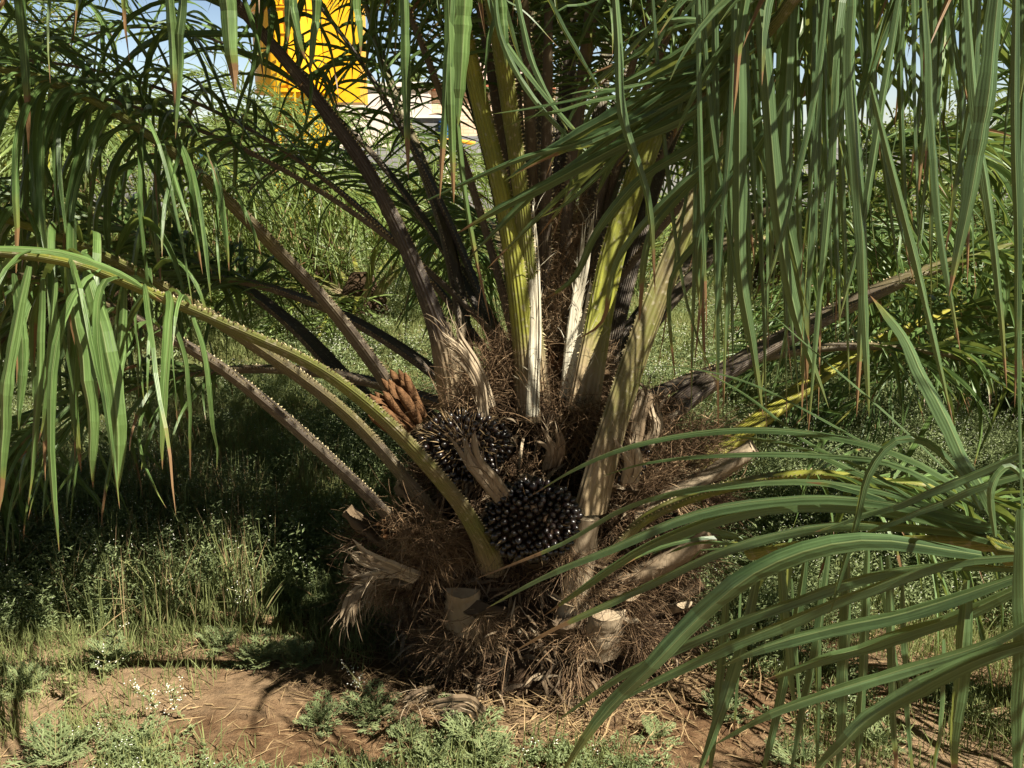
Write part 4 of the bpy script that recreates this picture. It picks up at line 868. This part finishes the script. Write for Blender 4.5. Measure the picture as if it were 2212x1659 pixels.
k = 420; tx = rng.uniform(-2.7, -.85, k); ty = rng.uniform(3.15, 5.2, k); kk = vnoise(tx, ty, .35, 31) > .35; tx, ty = tx[kk], ty[kk]; k = len(tx)
tx = np.repeat(tx, 12) + rng.normal(0, .03, k * 12); ty = np.repeat(ty, 12) + rng.normal(0, .03, k * 12); q = len(tx); a = rng.uniform(0, 6.283, q); le = np.abs(rng.normal(0, .28, q))
leaflets(mb, np.stack([tx, ty, gz(tx, ty)], 1), np.stack([np.cos(a) * le, np.sin(a) * le, np.ones(q)], 1), np.stack([-np.sin(a), np.cos(a), 0 * a], 1), rng.uniform(.08, .34, q), rng.uniform(.002, .005, q), rng.uniform(.5, 5, q), rng.normal(0, .6, q), rng.random(q), K=4, m=0)
j = rng.random(q) < .35; leaflets(mb, np.stack([tx, ty, gz(tx, ty)], 1)[j], np.stack([np.cos(a) * le * 1.2, np.sin(a) * le, np.ones(q)], 1)[j], np.stack([-np.sin(a), np.cos(a), 0 * a], 1)[j], rng.uniform(.12, .38, j.sum()), rng.uniform(.0015, .003, j.sum()), rng.uniform(.3, 3, j.sum()), rng.normal(0, .6, j.sum()), rng.random(j.sum()), K=4, m=1)
o = mb.build('grass', [M['grass'], M['straw']]); tag(o, 'short green grass over the plantation floor', 'grass', kind='stuff')
# low small-leaved weeds: short stems with many little leaves and white flower heads
def weed_layer(lb, sb, fb, n, Y0, Y1, h, leaf, nl, thr, fl, lw=.5, power=1.0):
    x, y = tri_scatter(n, Y0, Y1, power); x, y = keep(x, y, thr); g_ = vnoise(x, y, .75, int(h * 1000) % 17) > .34; x, y = x[g_], y[g_]; m = len(x); hh = h * rng.uniform(.4, 1.2, m) * (.5 + 1.1 * vnoise(x, y, .6, 41))
    zg = gz(x, y) * np.clip(1 - (y - 12) / 20, 0, 1); lean = rng.normal(0, .28, (m, 2))
    t = rng.random((m, nl)) ** .8; P = np.stack([x[:, None] + lean[:, :1] * t * hh[:, None] + rng.normal(0, leaf * .8, (m, nl)), y[:, None] + lean[:, 1:] * t * hh[:, None] + rng.normal(0, leaf * .8, (m, nl)), zg[:, None] + t * hh[:, None]], -1).reshape(-1, 3)
    k = len(P); a = rng.uniform(0, 6.283, k); d = np.stack([np.cos(a), np.sin(a), rng.normal(.35, .4, k)], 1)
    leaflets(lb, P, d, np.stack([-np.sin(a), np.cos(a), rng.normal(0, .3, k)], 1), leaf * rng.uniform(.6, 1.5, k), leaf * lw * rng.uniform(.6, 1.2, k), np.full(k, 6.), np.zeros(k), np.clip(np.repeat(vnoise(x, y, 1.3, 42) * 1.5 - .35, nl) * .6 + np.repeat(rng.random(m), nl) * .3 + rng.random(k) * .25, 0, 1), K=2)
    if fl:
        j = rng.random(m) < fl; q = j.sum(); nf = 5
        c = np.stack([x[j] + lean[j, 0] * hh[j], y[j] + lean[j, 1] * hh[j], zg[j] + hh[j]], 1); c = np.repeat(c, nf, 0) + rng.normal(0, h * .14, (q * nf, 3)); r = np.full(q * nf, max(.0022, leaf * .11))
        O = np.array([[1, 0, 0], [-1, 0, 0], [0, 1, 0], [0, -1, 0], [0, 0, .7], [0, 0, -.7]]); V = c[:, None] + O[None] * r[:, None, None]
        Fc = np.array([[0, 2, 4], [2, 1, 4], [1, 3, 4], [3, 0, 4], [2, 0, 5], [1, 2, 5], [3, 1, 5], [0, 3, 5]]); fb.add(V.reshape(-1, 3), (Fc[None] + (np.arange(len(c)) * 6)[:, None, None]).reshape(-1, 3), None, 1)
lb = MB()
weed_layer(lb, None, lb, 11000, 1.9, 4.2, .06, .014, 30, .57, .12)
weed_layer(lb, None, lb, 6500, 3.6, 7.5, .14, .020, 26, .60, .25)
weed_layer(lb, None, lb, 7000, 3.2, 6.0, .20, .017, 34, .56, .3)
weed_layer(lb, None, lb, 6000, 6.5, 13, .17, .036, 16, .62, .45)
weed_layer(lb, None, lb, 3500, 12, 26, .2, .07, 12, .45, .2)
o = lb.build('ground_weeds', [M['weed'], M['flower']]); tag(o, 'low green weeds with tiny white flowers covering the soil', 'weeds', kind='stuff')
# straw and dry bits
sb = MB(); n = 5200; x, y = tri_scatter(n, 1.9, 5.0); a = rng.uniform(0, 6.283, n); P = np.stack([x, y, gz(x, y) + rng.uniform(.002, .018, n)], 1)
leaflets(sb, P, np.stack([np.cos(a), np.sin(a), rng.normal(.02, .12, n)], 1), np.stack([-np.sin(a), np.cos(a), np.zeros(n)], 1), rng.uniform(.015, .12, n), rng.uniform(.001, .005, n), np.full(n, .3), rng.normal(0, .8, n), rng.random(n), K=3, wind=3)
n = 2600; a = rng.uniform(0, 6.283, n); r = .42 + np.abs(rng.normal(0, .25, n)); x = PC[0] + r * np.cos(a); y = PC[1] + r * np.sin(a); P = np.stack([x, y, gz(x, y) + rng.uniform(.003, .05, n) * np.exp(-(r - .4) * 3)], 1); a = rng.uniform(0, 6.283, n)
leaflets(sb, P, np.stack([np.cos(a), np.sin(a), rng.normal(.03, .15, n)], 1), np.stack([-np.sin(a), np.cos(a), np.zeros(n)], 1), rng.uniform(.04, .18, n), rng.uniform(.0015, .006, n), np.full(n, .4), rng.normal(0, .8, n), rng.random(n), K=3, wind=4)
n = 2600; x, y = tri_scatter(n, 1.9, 4.6); r_ = np.abs(rng.normal(0, .004, n)) + .0015; O = np.array([[1, 0, 0], [-1, 0, 0], [0, 1, 0], [0, -1, 0], [0, 0, .7], [0, 0, -.7]])
V = np.stack([x, y, gz(x, y) + r_ * .3], 1)[:, None] + O[None] * r_[:, None, None] * rng.uniform(.6, 1.4, (n, 6, 1)); Fc = np.array([[0, 2, 4], [2, 1, 4], [1, 3, 4], [3, 0, 4], [2, 0, 5], [1, 2, 5], [3, 1, 5], [0, 3, 5]])
cb_ = MB(); cb_.add(V.reshape(-1, 3), (Fc[None] + (np.arange(n) * 6)[:, None, None]).reshape(-1, 3)); o = cb_.build('soil_crumbs', M['soil']); tag(o, 'loose crumbs of red soil lying on the ground', 'soil', kind='stuff')
o = sb.build('straw_litter', M['straw']); tag(o, 'dry straw and fibre litter scattered over the red soil', 'litter', kind='stuff')

# single weeds one can point at
def feathery(px, py, size, label, n=14, tone=.6):
    c = G(px, py); c[2] = gz(c[0], c[1]) - .005; t = thing('feathery_weed', c, label, 'weed', 'feathery weeds in the foreground'); lb = MB(); sb = MB()
    for i in range(n):
        a = i * g + px; e = rng.uniform(.25, 1.2); d = np.array([math.cos(a) * math.cos(e), math.sin(a) * math.cos(e), math.sin(e)]); L = size * rng.uniform(.6, 1.1)
        p = extend(np.array([c, c + d * .004]), L, 3.5 / max(size, .05) * .12, n=14); tube(sb, p, np.linspace(.0016, .0006, len(p)), 4)
        T, S, U = frames(p, (0, 0, 1)); idx = np.arange(4, len(p))
        for sg in (-1, 1):
            for j in idx[::2]:
                q = j / len(p); ll = L * .34 * math.sin(min(1, q * 1.1) * math.pi) ** .6 + .003
                md = S[j] * sg * .8 + T[j] * .6 + U[j] * rng.normal(.1, .2); tt = np.array([.0, .35, .35, .62, .62]); base = p[j] + md * (tt * ll)[:, None]
                dr = np.stack([md, T[j] + S[j] * sg * .1, S[j] * sg - T[j] * .1, T[j] + S[j] * sg * .3, S[j] * sg]); lw_ = np.array([1, .42, .42, .32, .32]) * ll
                leaflets(lb, base, dr + rng.normal(0, .1, (5, 3)), np.cross(dr, U[j]), lw_, np.array([.13, .11, .11, .1, .1]) * ll + .0008, np.full(5, 6.), np.zeros(5), np.clip(np.full(5, tone) + rng.normal(0, .12), 0, 1), K=3)
    sb.build('stems', M['stem'], t); lb.build('leaves', M['weed'], t)
feathery(1020, 1600, .15, 'large grey green feathery weed in front of the palm base, lower centre', 18, .8)
feathery(940, 1640, .11, 'feathery weed at the bottom edge left of the largest one', 14, .8)
feathery(1060, 1655, .10, 'feathery weed at the bottom edge below the largest one', 12, .85)
feathery(800, 1545, .12, 'feathery weed on the bare soil left of the palm base', 16, .6)
feathery(690, 1560, .10, 'feathery weed farthest left in the lower centre patch', 12, .5)
feathery(560, 1430, .13, 'spreading feathery weed at the edge of the deep shadow', 16, .7)
feathery(480, 1400, .10, 'small feathery weed behind the shadow edge plant', 12, .6)
feathery(120, 1640, .13, 'feathery weed in the bottom left corner', 14, .6)
feathery(1900, 1600, .11, 'feathery weed under the hanging blades at lower right', 12, .8)
for q in ((880, 1590, .09, 'low feathery weed between the big central one and the bare soil'), (300, 1620, .10, 'feathery weed near the bottom edge among white flowered stems'),
          (240, 1440, .11, 'feathery weed on the shadow striped soil at left'), (1560, 1540, .10, 'feathery weed under the near hanging blades left of the others'), (2080, 1500, .12, 'feathery weed in the sun at far lower right'),
          (1720, 1640, .09, 'feathery weed at the bottom edge below the fan of leaves'), (640, 1440, .09, 'feathery weed where the petiole shadow meets the deep shade'), (60, 1480, .12, 'feathery weed at the left edge above the corner plant')):
    feathery(*q, 13, .65)
feathery(1420, 1590, .08, 'small feathery weed right of the long dark blade', 10, .9)
def stalk(px, py, h, label, kind):
    c = G(px, py); c[2] = gz(c[0], c[1]) - .01; t = thing('flowering_weed', c, label, 'weed', 'tall flowering weeds at left'); sb = MB(); lb = MB(); fb = MB()
    main = catmull([c, c + [rng.normal(0, .02), 0, h * .5], c + [rng.normal(0, .04), rng.normal(0, .03), h]], 14); tube(sb, main, np.linspace(.0028, .0012, 14), 5)
    if kind == 'flower':
        for i in range(10):
            b = main[4 + i]; d = nrm(np.array([rng.normal(), rng.normal(), 1.0])); e = extend(np.array([b, b + d * .004]), h * rng.uniform(.15, .35), -.5, n=6); tube(sb, e, .0009, 4)
            for k in range(4):
                q = e[-1 - k] + rng.normal(0, .006, 3); O = np.array([[1, 0, 0], [-1, 0, 0], [0, 1, 0], [0, -1, 0], [0, 0, .8], [0, 0, -.8]]) * .0024; fb.add(q + O, [[0, 2, 4], [2, 1, 4], [1, 3, 4], [3, 0, 4], [2, 0, 5], [1, 2, 5], [3, 1, 5], [0, 3, 5]])
    k = 44 if kind != 'flower' else 26; i = rng.integers(1, 13, k); P = main[i]; a = rng.uniform(0, 6.283, k)
    leaflets(lb, P, np.stack([np.cos(a), np.sin(a), rng.normal(.3, .4, k)], 1), np.stack([-np.sin(a), np.cos(a), 0 * a], 1), h * .14 * rng.uniform(.4, 1.2, k), h * .045 * rng.uniform(.6, 1.2, k), np.full(k, 9.), np.zeros(k), .7 + .3 * rng.random(k), K=4)
    sb.build('stem', M['stem'], t); lb.build('leaves', M['grass' if kind != 'flower' else 'weed'], t)
    if fb.n: fb.build('flowers', M['flower'], t)
for a in ((338, 1270, .20, 'tall leafy spike weed in a sun patch beside the deep shadow', 'leaf'), (365, 1265, .16, 'shorter leafy weed just right of the tall spike', 'leaf'),
          (300, 1300, .18, 'thin reddish weed left of the tall spike', 'leaf'), (520, 1350, .15, 'slim white flowered weed standing in the deep shadow', 'flower'),
          (225, 1470, .16, 'lone slender stalk with one flower head at left', 'flower'), (330, 1560, .14, 'branching weed with many tiny white flowers on bare soil', 'flower'),
          (400, 1560, .12, 'second branching white flowered weed near the bare patch', 'flower'), (200, 1220, .20, 'tall thin stalk among pale weeds at left edge', 'flower'),
          (60, 1240, .26, 'tallest dry stalk at the left edge', 'leaf'), (790, 1500, .10, 'tiny white flowered sprig beside the palm base', 'flower'),
          (1170, 1600, .08, 'small yellow green leafy sprig in front of the fibre', 'leaf'), (150, 1520, .2, 'spiky stalk in the lower left shade', 'leaf')):
    stalk(*a)
for o in bpy.data.objects:
    if '_o' in o: del o['_o']
